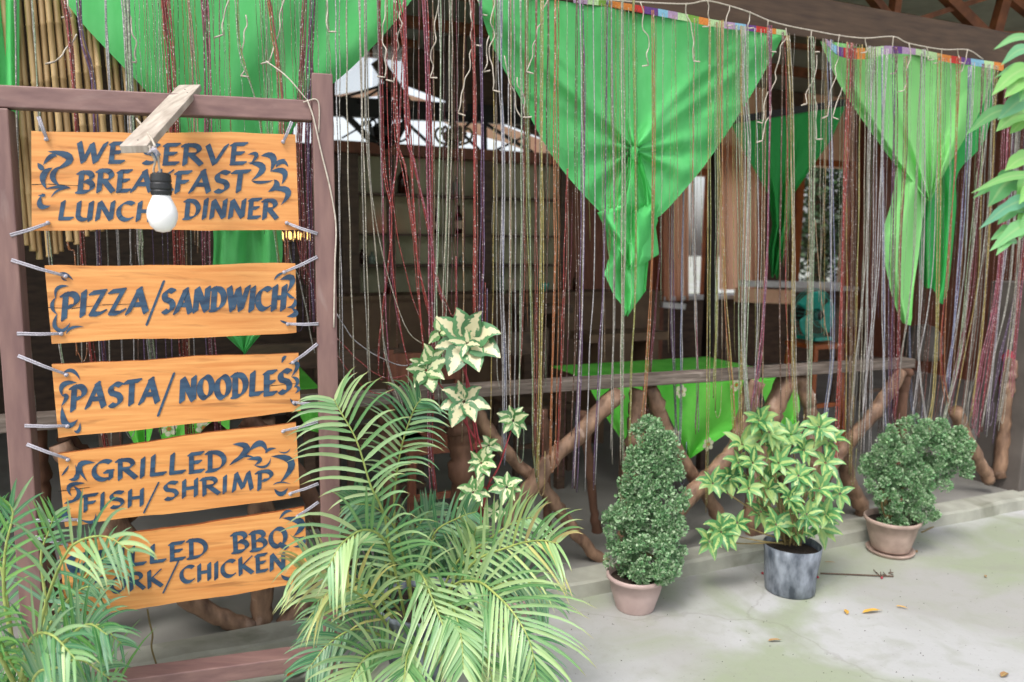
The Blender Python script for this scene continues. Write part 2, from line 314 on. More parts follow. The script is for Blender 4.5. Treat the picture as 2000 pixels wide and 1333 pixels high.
# side walls
mb = MB(); mb.fbox(-4.35, -4.2, .02, V_END, 0, 3.3); struct(mb.build('wall_left', M_darkwood))
UR = Uq(2040, 800, 0.3)
URW = Uq(1668, 500, V_END)
mb = MB(); mb.fbox(URW+.002, URW+.14, .30, V_END+.12, .0, cz(4)); struct(mb.build('wall_right', M_redwood))
# rear wall pieces at V_END
v = V_END
def wallpiece(px0, px1, zb, zt, m, name='wall_rear', th=.12, dv=0, kind=True):
    u0 = px0 if isinstance(px0, float) else Uq(px0, 500, v); u1 = px1 if isinstance(px1, float) else Uq(px1, 500, v)
    k = MB(); k.fbox(u0, u1, v+dv, v+dv+th, zb, zt); o = k.build(name, m)
    if kind: struct(o)
    return o
ZT = Zq(870, 296, v)
wallpiece(-4.2, 690, .06, ZT, M_darkwood)
wallpiece(690, 1090, .06, ZT, M_cream)
wallpiece(1090, 1290, .06, ZT, M_redwood)
# right wing: wall with two window openings
def zq(px, py): return Zq(px, py, v)
UA0, UA1 = Uq(1300, 500, v), Uq(1478, 500, v); UB0, UB1 = Uq(1552, 500, v), Uq(1652, 500, v)
zA0, zA1 = zq(1390, 575), zq(1390, 345); zB0, zB1 = zq(1600, 560), zq(1600, 325)
def rwall(u0, u1, z0, z1, m=M_redwood):
    k = MB(); k.fbox(u0, u1, v, v+.12, z0, z1); struct(k.build('wall_rear', m))
ztop = cz(v)-.01
rwall(Uq(1290, 500, v), UA0, .06, ztop); rwall(UA0, UA1, .06, zA0, M_darkwood); rwall(UA0, UA1, zA1, ztop, M_peach)
rwall(UA1, UB0, .06, ztop, M_darkwood); rwall(UB0, UB1, .06, zB0, M_darkwood); rwall(UB0, UB1, zB1, ztop, M_peach); rwall(UB1, URW, .06, ztop)
# upper gable infill, skylight, soffit boards, truss of the rear gable
def ppoly(pxs, v, m, name, th=.02, parent=None):
    k = MB(); n = len(pxs); A = [pln(x, y, v) for x, y in pxs]; B = [p+FN*th for p in A]
    k.add(A+B, [tuple(range(n)), tuple(range(2*n-1, n-1, -1))]+[(i, i+n, (i+1) % n+n, (i+1) % n) for i in range(n)])
    return k.build(name, m, parent)
yc = 470-(cz(4.5)-1.55)*FPX/8.15
M_sky = mat('skylight_sheet', '#dfe8ea', '#f2f6f6', rough=.4, scale=3, trans=.75, bump=0)
def cy(px):   # row where the ceiling meets the rear wall
    lo, hi = -200, 400
    for _ in range(30):
        mid = (lo+hi)/2
        if pln(px, mid, V_END).z > cz(V_END): lo = mid
        else: hi = mid
    return hi
struct(ppoly([(-1200, cy(-1200)), (655, cy(655)), (655, 190), (560, 215), (200, 300), (-1200, 400)], V_END, M_darkwood, 'wall_gable_left'))
struct(ppoly([(790, cy(790)+1), (1300, cy(1300)+1), (1300, 350), (1110, 290), (790, 166)], V_END, M_darkwood, 'wall_gable_right'))
_N = M_sky.node_tree; _tp = _N.nodes.new('ShaderNodeBsdfTransparent'); _mx = _N.nodes.new('ShaderNodeMixShader'); _mx.inputs[0].default_value = .75; _o = _N.nodes['Material Output']; _l = _o.inputs[0].links[0].from_socket
_N.links.new(_l, _mx.inputs[1]); _N.links.new(_tp.outputs[0], _mx.inputs[2]); _N.links.new(_mx.outputs[0], _o.inputs[0])
sk = thing('skylight', 'translucent roof panels glowing white above the rear gable', 'skylight', pln(720, 150, V_END-.5))
for i in range(3):
    k = MB(); a_, b_ = su0+(su1-su0)*i/3+.006, su0+(su1-su0)*(i+1)/3-.006
    slab(a_, b_, sv0, sv1, .008, k); k.build('panel', M_sky, sk)
ppoly([(657, cy(657)+1), (722, cy(722)+1), (722, 176), (657, 188)], V_END+.02, M_sky, 'panel', .008, sk)
ppoly([(728, cy(728)+1), (788, cy(788)+1), (788, 178), (745, 172), (728, 176)], V_END+.02, M_sky, 'panel', .008, sk)
for vv in (sv0+.02, (sv0+sv1)/2, sv1-.25):
    k = MB(); k.fbox(su0, su1, vv, vv+.06, cz(vv)-.07, cz(vv)-.005); k.build('purlin', M_truss, sk)
tr = thing('rear_truss', 'dark roof truss with crossed members against the white sky at the back', 'roof truss', pln(745, 290, V_END-.1))
def pbar(a, b, v, w, d, name, m, par):
    k = MB(); A, B = pln(*a, v), pln(*b, v); s_ = (B-A).normalized().cross(FN); k.bar(A, B, w, d, s_); return k.build(name, m, par)
pp = 8.15/1500
pbar((600, 206), (1110, 232), V_END-.10, 32*pp, .08, 'tie_beam', M_black, tr)
pbar((751, 165), (752, 293), V_END-.05, 22*pp, .07, 'king_post', M_black, tr)
for a_, b_, w_ in [((672,222),(742,292),10), ((745,225),(668,270),3), ((730,262),(775,225),3), ((765,290),(800,222),11), ((775,222),(850,292),4),
             ((865,226),(935,292),4), ((930,228),(862,292),4), ((945,235),(946,295),9), ((935,235),(1040,298),5), ((1035,262),(960,298),4), ((1028,262),(1029,300),9), ((745,172),(700,200),4), ((752,172),(790,200),4), ((640,200),(745,168),4),((735,118),(800,215),22)]:
    pbar(a_, b_, V_END-.16-.01*(w_ % 3), w_*pp, .04, 'brace', M_black if w_ < 20 else M_darkwood, tr)
so = thing('gable_soffit', 'bright peach board sloping down behind the rear truss', 'soffit', pln(1000, 260, V_END+.3))
for q in ([(752,170),(860,205),(948,233),(1070,278),(1110,300),(1110,318),(1045,301),(990,279),(892,252),(852,229),(800,205),(752,184)], [(745,170),(745,186),(655,200),(540,232),(540,215),(655,186)]):
    ppoly(q, V_END+.35, M_soffit, 'soffit_board', .03, so)
# ---- header beam and the timber truss above it
z0 = Zq(1300, 27, .0); ub = Uq(920, 20, 0)
bm = MB(); bm.fbox(-4.2, 7.0, .03, .13, z0, z0+.19); tag(bm.build('header_beam', M_beam, bevel=.006), 'long dark brown beam above the green drapes', 'beam')
tt = thing('roof_truss', 'orange brown timber truss above the beam in the top right corner', 'roof truss', pln(1800, 60, .5))
for a_, b_, w_ in [((1695,-15),(1755,62),14), ((1752,-20),(1742,60),15), ((1752,52),(1990,-25),9), ((1840,-15),(1940,85),20), ((1968,-25),(1938,85),22), ((1955,-25),(2060,60),26), ((1560,-20),(1590,8),10), ((1500,70),(2060,75),20)]:
    pbar(a_, b_, .5+.02*(w_ % 4), w_*5.1/1500, .05, 'brace', M_truss, tt)
for vv, w_ in ((.9, 'nearest to the beam'), (1.7, 'second behind the beam'), (2.6, 'third behind the beam'), (3.5, 'just before the skylight')):
    k = MB(); k.fbox(-4.2, URW, vv, vv+.06, cz(vv)-.09, cz(vv)); tag(k.build('ceiling_joist', M_truss), 'dark timber joist under the ceiling, '+w_, 'joist', 'joists under the ceiling')
# inner posts
k = MB(); k.fbox(Uq(880,100,1.8), Uq(908,100,1.8), 1.8, 1.9, .06, cz(1.8)); 
inner = MB(); A = uvz(pln(895, 100, 3.9)); inner.fbox(A[0]-.09, A[0]+.09, 3.9, 4.0, Zq(895, 215, 3.9), cz(4)); tag(inner.build('hanging_post', M_darkwood), 'dark square post dropping from the ceiling onto the rear tie beam', 'post')
# porch column, right edge
mb = MB(); cu = Uq(1966, 975, .05); mb.fbox(cu, cu+.30, -.02, .28, .0, Zq(1966, 560, .05)+.02); 
c_ = mb.build('porch_column', M_col, bevel=.008); tag(c_, 'grey brown square pillar base at the far right edge beside the bead strings', 'column')
# ================================================================ RAILING of logs
rl = thing('log_railing', 'rustic railing of crossed bark brown logs under a weathered plank', 'railing', pln(1230, 1110, .03))
RV = .05
def rail(pts, w, d):
    A = [pln(*p, RV) for p in pts]; k = MB()
    for a_, b_ in zip(A[:-1], A[1:]): k.bar(a_, b_, w, d, Zv)
    return k.build('top_rail', M_railw, rl, bevel=.006)
def plank(a_, b_, th, depth):
    A, B = pln(*a_, RV), pln(*b_, RV); k = MB(); k.bar(A, B, depth, th, FN); return k.build('top_rail', M_railw, rl, bevel=.005)
plank((-60, 832), (758, 775), .050, .085); plank((762, 772), (1475, 728), .050, .085); plank((1480, 727), (1775, 708), .050, .085)
def log(pts, w, v=RV, m=M_log, name='log_brace', parent=rl, n=10, knots=True, y=3.4, seed=0):
    rr = random.Random(seed+len(pts)*7+int(pts[0][0])); A = [pln(*p[:2], v if len(p) < 3 else p[2]) for p in pts]
    L = sum((A[i+1]-A[i]).length for i in range(len(A)-1)); N = max(8, int(L/.03)); P = cr(A, N)
    d = (P[0]-CP).length/FPX; r0 = w*d/2; rs = []
    for i, p in enumerate(P):
        P[i] = p + Vector((rr.gauss(0, .003), rr.gauss(0, .003), rr.gauss(0, .003))); k_ = 1+.05*math.sin(i*.9+rr.random())+.05*math.sin(i*.37+seed)
        if knots and rr.random() < .13: k_ += rr.uniform(.12, .34)
        rs.append(r0*k_)
    k = MB(); k.tube(P, rs, n); return k.build(name, m, parent, smooth=True)
log([(1208,768),(1165,812),(1130,852),(1085,888),(1055,925),(1020,980),(985,1030)], 33, RV-.03)
log([(925,795),(960,850),(1010,905),(1062,955),(1095,1000),(1135,1055),(1200,1118)], 27, RV+.03)
log([(895,800),(900,860),(905,940),(912,1130)], 50, RV+.05, M_logdark, 'log_post')
log([(1246,760),(1240,850),(1228,960),(1222,1110)], 32, RV+.04, M_log, 'log_post')
log([(1270,755),(1290,810),(1312,865),(1350,925),(1385,975),(1425,1045)], 27, RV+.05, M_log)
log([(1475,745),(1450,830),(1432,880),(1385,930),(1335,985),(1290,1060)], 30, RV-.02)
log([(1540,735),(1515,790),(1500,850),(1480,930),(1470,1060)], 36, RV+.02)
log([(1562,735),(1580,790),(1588,850),(1600,1040)], 27, RV+.03)
log([(1757,725),(1720,790),(1680,840),(1640,885),(1605,940)], 24, RV-.02)
log([(1640,870),(1655,930),(1680,985),(1692,1025)], 26, RV+.01)
log([(1768,722),(1760,790),(1750,1000)], 22, RV+.06, M_logdark, 'log_post')
log([(1865,800),(1890,860),(1915,905),(1932,938)], 22, RV)
log([(1978,700),(1965,790),(1952,935)], 20, RV+.05)
log([(1062,800),(1066,900),(1072,1070)], 18, .25, M_logdark)
log([(1140,800),(1160,1000),(1170,1080)], 18, .4, M_logdark)
# behind the sign
log([(515,812),(510,1000),(512,1236)], 42, RV+.03, M_log, 'log_post')
log([(120,870),(210,990),(300,1110),(400,1190),(490,1228)], 34, RV, M_log)
log([(480,815),(560,900),(640,1030),(690,1100)], 34, RV-.01, M_logdark)
log([(690,1010),(650,1120),(600,1180),(548,1228)], 36, RV, M_log)
log([(430,835),(300,960),(200,1060),(120,1160)], 30, RV+.05, M_logdark)
log([(120,850),(160,880),(200,960),(230,1060)], 22, RV+.06, M_logdark)
log([(60,820),(75,1000),(90,1230)], 42, RV+.04, M_logdark, 'log_post')
log([(750,800),(760,900),(770,1190)], 34, RV+.05, M_logdark, 'log_post')
# ================================================================ SIGN FRAME with hanging boards
UL = suz(sgn_(40, 800))[0]; URr = suz(sgn_(641, 800))[0]
sf = thing('sign_frame', 'mauve brown wooden frame holding five menu boards', 'sign frame', sw((UL+URr)/2, 0, 0))
zt = Zq(640, 170, 0); ztp = sgn_(640, 148).z; pw = .064
k = MB(); k.fbox(URr-pw/2, URr+pw/2, -.032, .032, 0, ztp, F=sw); k.build('post', M_frame, sf, bevel=.004)
z_r = sgn_(600, 218).z; z_l = sgn_(5, 195).z; zr = (z_r+z_l)/2; print('rail z', z_r, z_l)
k = MB(); k.fbox(UL-pw/2, UL+pw/2, -.032, .032, 0, zr-.035, F=sw); k.build('post', M_frame, sf, bevel=.004)
k = MB(); k.hexa([sw(UL-.5,-.028,z_l-.031),sw(URr-pw/2,-.028,z_r-.031),sw(URr-pw/2,.028,z_r-.031),sw(UL-.5,.028,z_l-.031),sw(UL-.5,-.028,z_l+.031),sw(URr-pw/2,-.028,z_r+.031),sw(URr-pw/2,.028,z_r+.031),sw(UL-.5,.028,z_l+.031)]); k.build('top_rail', M_frame_h, sf, bevel=.004)
zb = sgn_(634, 1262).z
k = MB(); k.fbox(UL+pw/2, URr-pw/2, -.05, .03, zb-.055, zb, F=sw); k.build('bottom_rail', M_frame_h, sf, bevel=.004)
BF = -.012   # board front plane
def bp(px, py, d=0.): return sgn_(px, py, BF-d)
# ---- broad-nib lettering
NA = rad(35)
def arc(cx, cy, rx, ry, a0, a1, n=14): return [(cx+rx*math.cos(rad(a0+(a1-a0)*i/n)), cy+ry*math.sin(rad(a0+(a1-a0)*i/n))) for i in range(n+1)]
G = {
'A': (.80, [[(.0,0),(.46,1)],[(.42,1),(.74,0)],[(.2,.34),(.62,.34)]]),
'B': (.66, [[(.12,1),(.12,.0)],[(.0,.96)]+arc(.30,.76,.26,.22,90,-90),arc(.30,.28,.32,.27,90,-90)+[(.02,.03)]]),
'C': (.66, [arc(.40,.5,.36,.47,55,305)]),
'D': (.72, [[(.12,1),(.12,.02)],[(.0,.97)]+arc(.24,.5,.40,.47,90,-90)+[(.02,.03)]]),
'E': (.56, [[(.12,.98),(.12,.02)],[(.05,.97),(.52,.99)],[(.12,.52),(.44,.54)],[(.1,.03),(.54,.05)]]),
'F': (.54, [[(.12,.98),(.1,.0)],[(.0,.96),(.56,.99)],[(.12,.5),(.46,.52)]]),
'G': (.74, [arc(.40,.5,.38,.48,55,300),[(.66,.42),(.64,.04)],[(.44,.42),(.70,.42)]]),
'H': (.68, [[(.12,1),(.10,0)],[(.60,1),(.58,0)],[(.12,.5),(.58,.52)]]),
'I': (.24, [[(.13,1),(.10,0)]]),
'K': (.70, [[(.12,1),(.12,0)],[(.62,.98),(.14,.45)],[(.2,.55),(.68,.02)]]),
'L': (.58, [[(.14,1),(.10,.05)],[(.1,.04),(.56,.06)]]),
'M': (.90, [[(.10,0),(.22,.98)],[(.2,.98),(.46,.12)],[(.46,.12),(.70,.98)],[(.70,.98),(.82,0)]]),
'N': (.76, [[(.08,0),(.12,.96)],[(.12,.96),(.62,.04)],[(.64,.02),(.66,.98)]]),
'O': (.72, [arc(.36,.5,.30,.47,0,360,24)]),
'P': (.62, [[(.14,1),(.10,-.06)],[(.0,.95)]+arc(.30,.72,.30,.27,90,-100)]),
'Q': (.80, [arc(.38,.5,.32,.47,0,360,24),[(.40,.16),(.74,-.12)]]),
'R': (.70, [[(.12,1),(.12,0)],[(.0,.96)]+arc(.30,.74,.28,.24,90,-90)+[(.16,.5)],[(.30,.5),(.70,.0)]]),
'S': (.62, [[(.56,.90)]+arc(.33,.74,.22,.23,70,230,10)+[(.34,.52)]+arc(.30,.27,.26,.25,60,-130,12)]),
'T': (.62, [[(.32,.96),(.30,0)],[(.02,.94),(.66,.98)]]),
'U': (.72, [[(.10,1),(.10,.35)]+arc(.36,.30,.26,.27,180,330,10)+[(.60,1)],[(.62,1),(.62,.0)]]),
'V': (.72, [[(.04,1),(.34,.02)],[(.34,.02),(.70,1)]]),
'W': (1.02, [[(.04,1),(.26,.02)],[(.26,.02),(.50,.9)],[(.50,.95),(.70,.02)],[(.70,.02),(1.0,1)]]),
'Z': (.66, [[(.06,.93),(.60,.97)],[(.58,.97),(.10,.06)],[(.10,.04),(.38,.02),(.62,.12)]]),
'&': (.80, [[(.7,.0),(.2,.7)]+arc(.34,.80,.16,.17,200,-30,10)+[(.12,.34)]+arc(.30,.22,.22,.20,150,340,10)+[(.72,.45)]]),
'/': (.42, [[(-.05,-.25),(.42,1.2)]]),
' ': (.42, [])}
def hull(P):
    P = sorted(set((round(x, 5), round(y, 5)) for x, y in P))
    def half(Q):
        h = []
        for p in Q:
            while len(h) > 1 and (h[-1][0]-h[-2][0])*(p[1]-h[-2][1])-(h[-1][1]-h[-2][1])*(p[0]-h[-2][0]) <= 0: h.pop()
            h.append(p)
        return h
    a_ = half(P); b_ = half(P[::-1]); return a_[:-1]+b_[:-1]
class Ink:
    def __init__(s): s.k = 0; s.mb = MB()
    def poly(s, P):  # P in photo pixels -> on the face of the board
        s.k += 1; d = .0012+.00012*(s.k % 14); A = [bp(x, y, d) for x, y in P]; s.mb.add(A, [tuple(range(len(A)))[::-1]])
    def stroke(s, pts, L, T, f, ang=NA):
        nx, ny = math.cos(ang), math.sin(ang); tx, ty = -ny, nx
        nib = [(nx*L*i/2+tx*T*j/2, ny*L*i/2+ty*T*j/2) for i in (-1, 1) for j in (-1, 1)]
        for a_, b_ in zip(pts[:-1], pts[1:]):
            s.poly([f(x, y) for x, y in hull([(a_[0]+n_[0], a_[1]+n_[1]) for n_ in nib]+[(b_[0]+n_[0], b_[1]+n_[1]) for n_ in nib])])
    def word(s, text, x0, y0, x1, y1, h, nib=.20, slant=.10):
        tot = sum(G[c][0] for c in text)+.13*(len(text)-1); cx = 0
        dx, dy = (x1-x0), (y1-y0); sx = dx/tot
        L = math.hypot(dx, dy); ux, uy = dx/L, dy/L
        for c in text:
            w_, st = G[c]; jy = R.uniform(-.03, .03); js = R.uniform(.96, 1.04); thin = .45 if c == '/' else 1
            hs_ = h/sx   # keep nib isotropic in px
            def f(x, y, cx=cx, jy=jy):   # x,y in px-ish local (already scaled)
                X = cx*sx + x + slant*y; Y = y
                return (x0+ux*X-uy*(-Y)*0 - (-uy)*0 + 0*Y + (uy*Y), y0+uy*X-ux*Y)
            for P in st:
                Q = [(p[0]*sx, (.07+.86*p[1]*js+jy)*h) for p in P]
                s.stroke(Q, nib*h*1.15*thin, .055*h, f)
            cx += w_+.13
    def crescent(s, a_, c_, b_, w):
        n = 9; P = []
        for i in range(n+1):
            t = i/n; P.append(Vector(((1-t)**2*a_[0]+2*t*(1-t)*(2*c_[0]-(a_[0]+b_[0])/2)+t*t*b_[0], (1-t)**2*a_[1]+2*t*(1-t)*(2*c_[1]-(a_[1]+b_[1])/2)+t*t*b_[1])))
        Lf, Rt = [], []
        for i, p in enumerate(P):
            t = i/n; d = (P[min(i+1, n)]-P[max(i-1, 0)]).normalized(); nn = Vector((-d.y, d.x)); ww = w/2*math.sin(math.pi*min(1, t*1.0))**.8*(1.15-.3*t)
            Lf.append(p+nn*ww); Rt.append(p-nn*ww)
        s.k += 1; dd = .0012+.00012*(s.k % 14)
        V = [bp(p.x, p.y, dd) for p in Lf]+[bp(p.x, p.y, dd) for p in Rt]; m_ = n+1
        s.mb.add(V, [(i, i+1, i+1+m_, i+m_) for i in range(n)])
def board(corners, label, words_, orn, cords, crack=None, seed=0):
    TL, TR, BR, BL = corners; rr = random.Random(seed)
    cx = sum(c[0] for c in corners)/4; cy_ = max(BL[1], BR[1])
    t = thing('menu_board', label, 'sign board', bp(cx, cy_), 'menu boards tied in the wooden frame')
    P = []
    def edge(a_, b_, n, amp, keep=True):
        ph = rr.random()*6
        for i in range(n):
            f = i/n; w_ = amp*(math.sin(f*5+ph)+.5*math.sin(f*13+ph*2)+.3*rr.uniform(-1, 1))*(math.sin(math.pi*f)**.5); P.append((a_[0]+(b_[0]-a_[0])*f, a_[1]+(b_[1]-a_[1])*f+w_))
    edge(TL, TR, 24, 2.2); edge(TR, BR, 5, .8); edge(BR, BL, 24, 2.2); edge(BL, TL, 5, .8)
    n = len(P); A = [bp(*p) for p in P]; B = [q+SN*.016 for q in A]; k = MB()
    k.add(A+B, [tuple(range(n-1, -1, -1)), tuple(range(n, 2*n))]); k.add(A+B, [(i, (i+1) % n, (i+1) % n+n, i+n) for i in range(n)], 1)
    k.build('board', [M_board, M_boardedge], t)
    ink = Ink()
    for w_ in words_: ink.word(*w_)
    o = ink.mb.build('lettering', M_paint, t)
    ink2 = Ink(); ink2.k = 3
    for q in orn:
        ink2.mb = MB(); ink2.crescent(*q); ink2.mb.build('painted_scroll', M_paint, t)
    if crack:
        k = MB(); C0 = [bp(*p, .0006) for p in crack]; w0 = .0012
        for a_, b_ in zip(C0[:-1], C0[1:]): k.add([a_-Zv*w0, b_-Zv*w0*.4, b_+Zv*w0*.4, a_+Zv*w0], [(0,1,2,3)])
        k.build('crack', M_black, t)
    for (b0, p0) in cords:   # rope from hole in the board to the post
        a_ = bp(*b0, .006); c_ = sgn_(*p0, -.034); k = MB()
        side = (c_-a_).normalized().cross(SN)*.0026
        for sg in (-1, 1): k.tube([a_+side*sg*.6, a_.lerp(c_, .5)+side*sg-Zv*.002, c_+side*sg*1.1], .0028, 6)
        k.lathe(bp(*b0, -.002), [(.0, .016), (.005, .014), (.0065, .008), (.005, .0)], 8, 0, -SN)
        k.build('cord', M_rope, t, smooth=True)
    return t
def X1(L): return [tuple((30+p[0]/2.962, 230+p[1]/2.962) if isinstance(p, tuple) else p/2.962 for p in q) for q in L]
def X2(L): return [tuple((p[0]/2.857, 450+p[1]/2.857) if isinstance(p, tuple) else p/2.857 for p in q) for q in L]
def X3(L): return [tuple((p[0]/2.76, 850+p[1]/2.76) if isinstance(p, tuple) else p/2.76 for p in q) for q in L]
board([(61,256),(577,263),(584,449),(62,451)], 'topmost and tallest orange board reading WE SERVE BREAKFAST LUNCH & DINNER',
  [('WE',148,320,240,322,46),('SERVE',274,323,478,324,45),('BREAKFAST',150,378,480,378,47),('LUNCH',113,432,296,434,42),('&',310,433,340,433,36),('DINNER',359,430,540,429,42)],
  X1([((185,195),(315,235),(225,305),44),((160,275),(205,225),(240,225),28),((215,290),(160,340),(180,415),38),((265,280),(215,340),(265,400),34),((170,415),(260,400),(320,408),18),((320,408),(250,420),(205,465),14),((128,262),(150,290),(168,300),30),((130,450),(165,450),(150,440),18),((150,450),(145,510),(205,510),34),
  ((1345,215),(1395,215),(1355,275),24),((1345,262),(1430,290),(1365,365),40),((1420,222),(1490,230),(1475,315),40),((1475,290),(1520,255),(1565,240),14),((1505,290),(1545,255),(1578,285),26),((1475,312),(1555,315),(1540,388),36),((1365,365),(1420,375),(1495,362),18),((1495,358),(1510,395),(1460,430),36),((1470,418),(1575,425),(1535,508),38)]),
  [((92,273),(75,228)),((553,278),(570,238)),((95,436),(20,460)),((560,436),(620,457))], crack=[(62,361),(95,360),(150,363),(165,364)], seed=1)
board([(87,519),(577,515),(579,650),(101,672)], 'second board from the top, reading PIZZA/SANDWICH',
  [('PIZZA',120,624,288,614,54),('/',290,626,322,622,62,.13),('SANDWICH',315,615,556,607,52)],
  X2([((320,248),(365,245),(408,280),18),((340,258),(355,275),(375,280),10),((385,312),(320,325),(312,385),20),((312,375),(290,425),(320,470),22),((320,465),(305,535),(350,552),24),((300,548),(350,560),(392,515),20),((370,582),(400,545),(470,540),16),
  ((1530,280),(1555,250),(1600,232),14),((1560,278),(1630,270),(1600,352),36),((1600,345),(1620,370),(1645,378),18),((1645,378),(1640,420),(1600,430),22),((1600,482),(1650,465),(1625,432),30),((1562,502),(1590,515),(1620,520),12)]),
  [((130,540),(22,508)),((555,532),(620,502)),((121,652),(33,652)),((562,633),(622,633))], crack=[(93,601),(140,603),(200,596),(260,594)], seed=2)
board([(101,712),(583,690),(587,803),(114,856)], 'third board from the top, reading PASTA/NOODLES',
  [('PASTA',138,802,310,790,52),('/',312,802,344,797,62,.13),('NOODLES',352,788,568,770,52)],
  X2([((350,798),(405,785),(448,838),22),((430,850),(350,865),(350,930),30),((345,925),(370,930),(340,985),26),((345,980),(370,1085),(435,1055),40),((412,1118),(438,1120),(447,1072),20),
  ((1572,742),(1585,712),(1600,705),18),((1610,745),(1660,750),(1625,820),26),((1625,818),(1660,840),(1640,880),22),((1640,870),(1668,885),(1645,912),18),((1618,938),(1640,968),(1662,975),16)]),
  [((131,732),(35,695)),((572,708),(620,672)),((133,832),(48,832)),((574,786),(621,790))], crack=[(520,755),(560,751),(585,749)], seed=3)
board([(112,887),(578,826),(586,970),(127,1030)], 'fourth board from the top, reading GRILLED FISH/SHRIMP',
  [('GRILLED',182,944,443,920,43),('FISH',162,1001,282,988,37),('/',284,994,312,990,44,.13),('SHRIMP',318,979,533,954,38)],
  X3([((330,222),(355,190),(370,163),12),((370,240),(415,225),(405,160),26),((395,225),(420,200),(430,165),10),((515,150),(430,165),(472,252),30),((460,260),(375,275),(385,330),24),((395,275),(425,325),(360,372),26),((345,372),(370,360),(400,350),12),((365,385),(350,435),(412,458),36),((430,455),(500,468),(515,422),18),
  ((1252,50),(1330,75),(1235,165),38),((1235,165),(1310,115),(1390,132),14),((1342,88),(1405,45),(1440,100),34),((1430,100),(1450,78),(1490,72),16),((1500,88),(1540,95),(1565,72),8),((1330,132),(1400,130),(1370,165),26),((1365,160),(1430,170),(1460,122),14),((1460,115),(1570,150),(1505,262),40),((1478,290),(1515,318),(1552,285),26),((1470,272),(1510,255),(1570,265),8)]),
  [((134,897),(52,868)),((553,842),(621,824)),((156,1015),(66,1017)),((567,964),(622,945))], crack=[(114,960),(150,956),(175,952)], seed=4)
board([(114,1067),(594,991),(603,1138),(130,1209)], 'lowest board, reading GRILLED BBQ PORK/CHICKEN, partly behind palm leaves',
  [('GRILLED',140,1120,408,1090,40),('BBQ',455,1084,564,1068,42),('PORK',184,1166,318,1148,36),('/',322,1152,352,1147,44,.13),('CHICKEN',353,1142,560,1114,37)],
  X3([((1505,455),(1540,415),(1578,412),16),((1520,448),(1625,475),(1580,548),40),((1580,545),(1605,560),(1640,545),18),((1640,550),(1630,590),(1580,602),24),((1565,652),(1600,685),(1640,660),18),((1515,752),(1545,775),(1590,770),20)])+
  [((150,1085),(135,1100),(150,1130),12),((175,1075),(160,1085),(150,1080),8)],
  [((130,1064),(68,1049)),((581,1008),(622,981)),((590,1126),(640,1135))], seed=5)
# ---- plank with bulb
lp = thing('bulb_bracket', 'short pale plank nailed across the top rail of the sign frame', 'plank', sgn_(340, 200))
A, B = pt(262, 292, 1.94), pt(372, 172, 2.46)
wv = (B-A).normalized(); sd_ = Vector((1, 0, 0)); k = MB(); k.bar(A, B, .066, .02, sd_); k.build('plank', M_plank, lp, bevel=.002)
for q in ((A.lerp(B, .07)), (A.lerp(B, .9)), (A.lerp(B, .84)+sd_*.015)):
    nn = (B-A).normalized().cross(sd_); nn = nn if nn.z > 0 else -nn
    k = MB(); k.lathe(q+nn*.0095, [(0, .0015), (.0022, .0012), (.003, .0)], 8, 0, nn); k.build('nail', M_black, lp)
yb = 1.93; bc = pt(317, 417, yb); sc_ = yb/1500
lb = thing('light_bulb', 'white frosted bulb hanging in a black socket before the top board', 'light bulb', bc)
k = MB(); r_ = 28*sc_*1.0
k.lathe(bc, [(0, -r_*1.32), (r_*.45, -r_*1.23), (r_*.8, -r_*.86), (r_*.98, -r_*.35), (r_*1.0, -r_*.02), (r_*.93, r_*.35), (r_*.78, r_*.7), (r_*.62, r_*1.05), (r_*.55, r_*1.3)], 32)
k.build('glass_bulb', M_bulb, lb, smooth=True)
k = MB(); h0 = r_*1.2
k.lathe(bc, [(r_*.58, h0), (r_*.66, h0+.002), (r_*.70, h0+.010), (r_*.64, h0+.013), (r_*.70, h0+.017), (r_*.70, h0+.028), (r_*.64, h0+.031), (r_*.69, h0+.035), (r_*.66, h0+.050), (r_*.5, h0+.055), (0, h0+.056)], 28)
k.build('socket', M_rubber, lb, smooth=False)
for pts_ in ([(317,352,yb),(312,335,yb),(308,305,yb-.01),(300,292,yb-.02),(303,285,yb-.03)], [(310,352,yb),(300,335,yb),(303,315,yb-.01),(296,300,yb-.02),(292,285,yb-.02)], [(303,286,yb-.03),(290,262,yb+.08),(262,225,2.42),(255,205,2.46),(240,185,2.47),(226,183,2.6)]):
    k = MB(); P = cr([pt(*q) for q in pts_], 16); k.tube(P, .0028, 6); k.build('wire', M_wire, lb, smooth=True)
k = MB()
for j in range(5): k.tube(cr([pt(290+j*3, 300-j*4, yb-.02), pt(303+j, 293+j*3, yb-.045), pt(312-j*2, 303-j*2, yb-.02)], 6), .0032, 6)
k.build('wire_knot', M_rope, lb, smooth=True)
k = MB(); P = cr([sgn_(600, 195, -.034), sgn_(612, 230, -.036), sgn_(628, 300, -.036), sgn_(645, 370, -.036), sgn_(656, 440, -.036), sgn_(654, 520, -.036), sgn_(652, 640, -.036)], 40); k.tube(P, .0028, 6)
P = cr([sgn_(520, 120, -.0), sgn_(560, 150, -.03), sgn_(600, 196, -.034)], 14); k.tube(P, .0022, 6)
P = cr([sgn_(592, 200, -.034), sgn_(621, 198, -.036), sgn_(623, 260, -.034)], 14); k.tube(P, .002, 6)
tag(k.build('loose_wire', M_wire, smooth=True), 'pale loose wire trailing down the right post of the sign frame', 'wire')
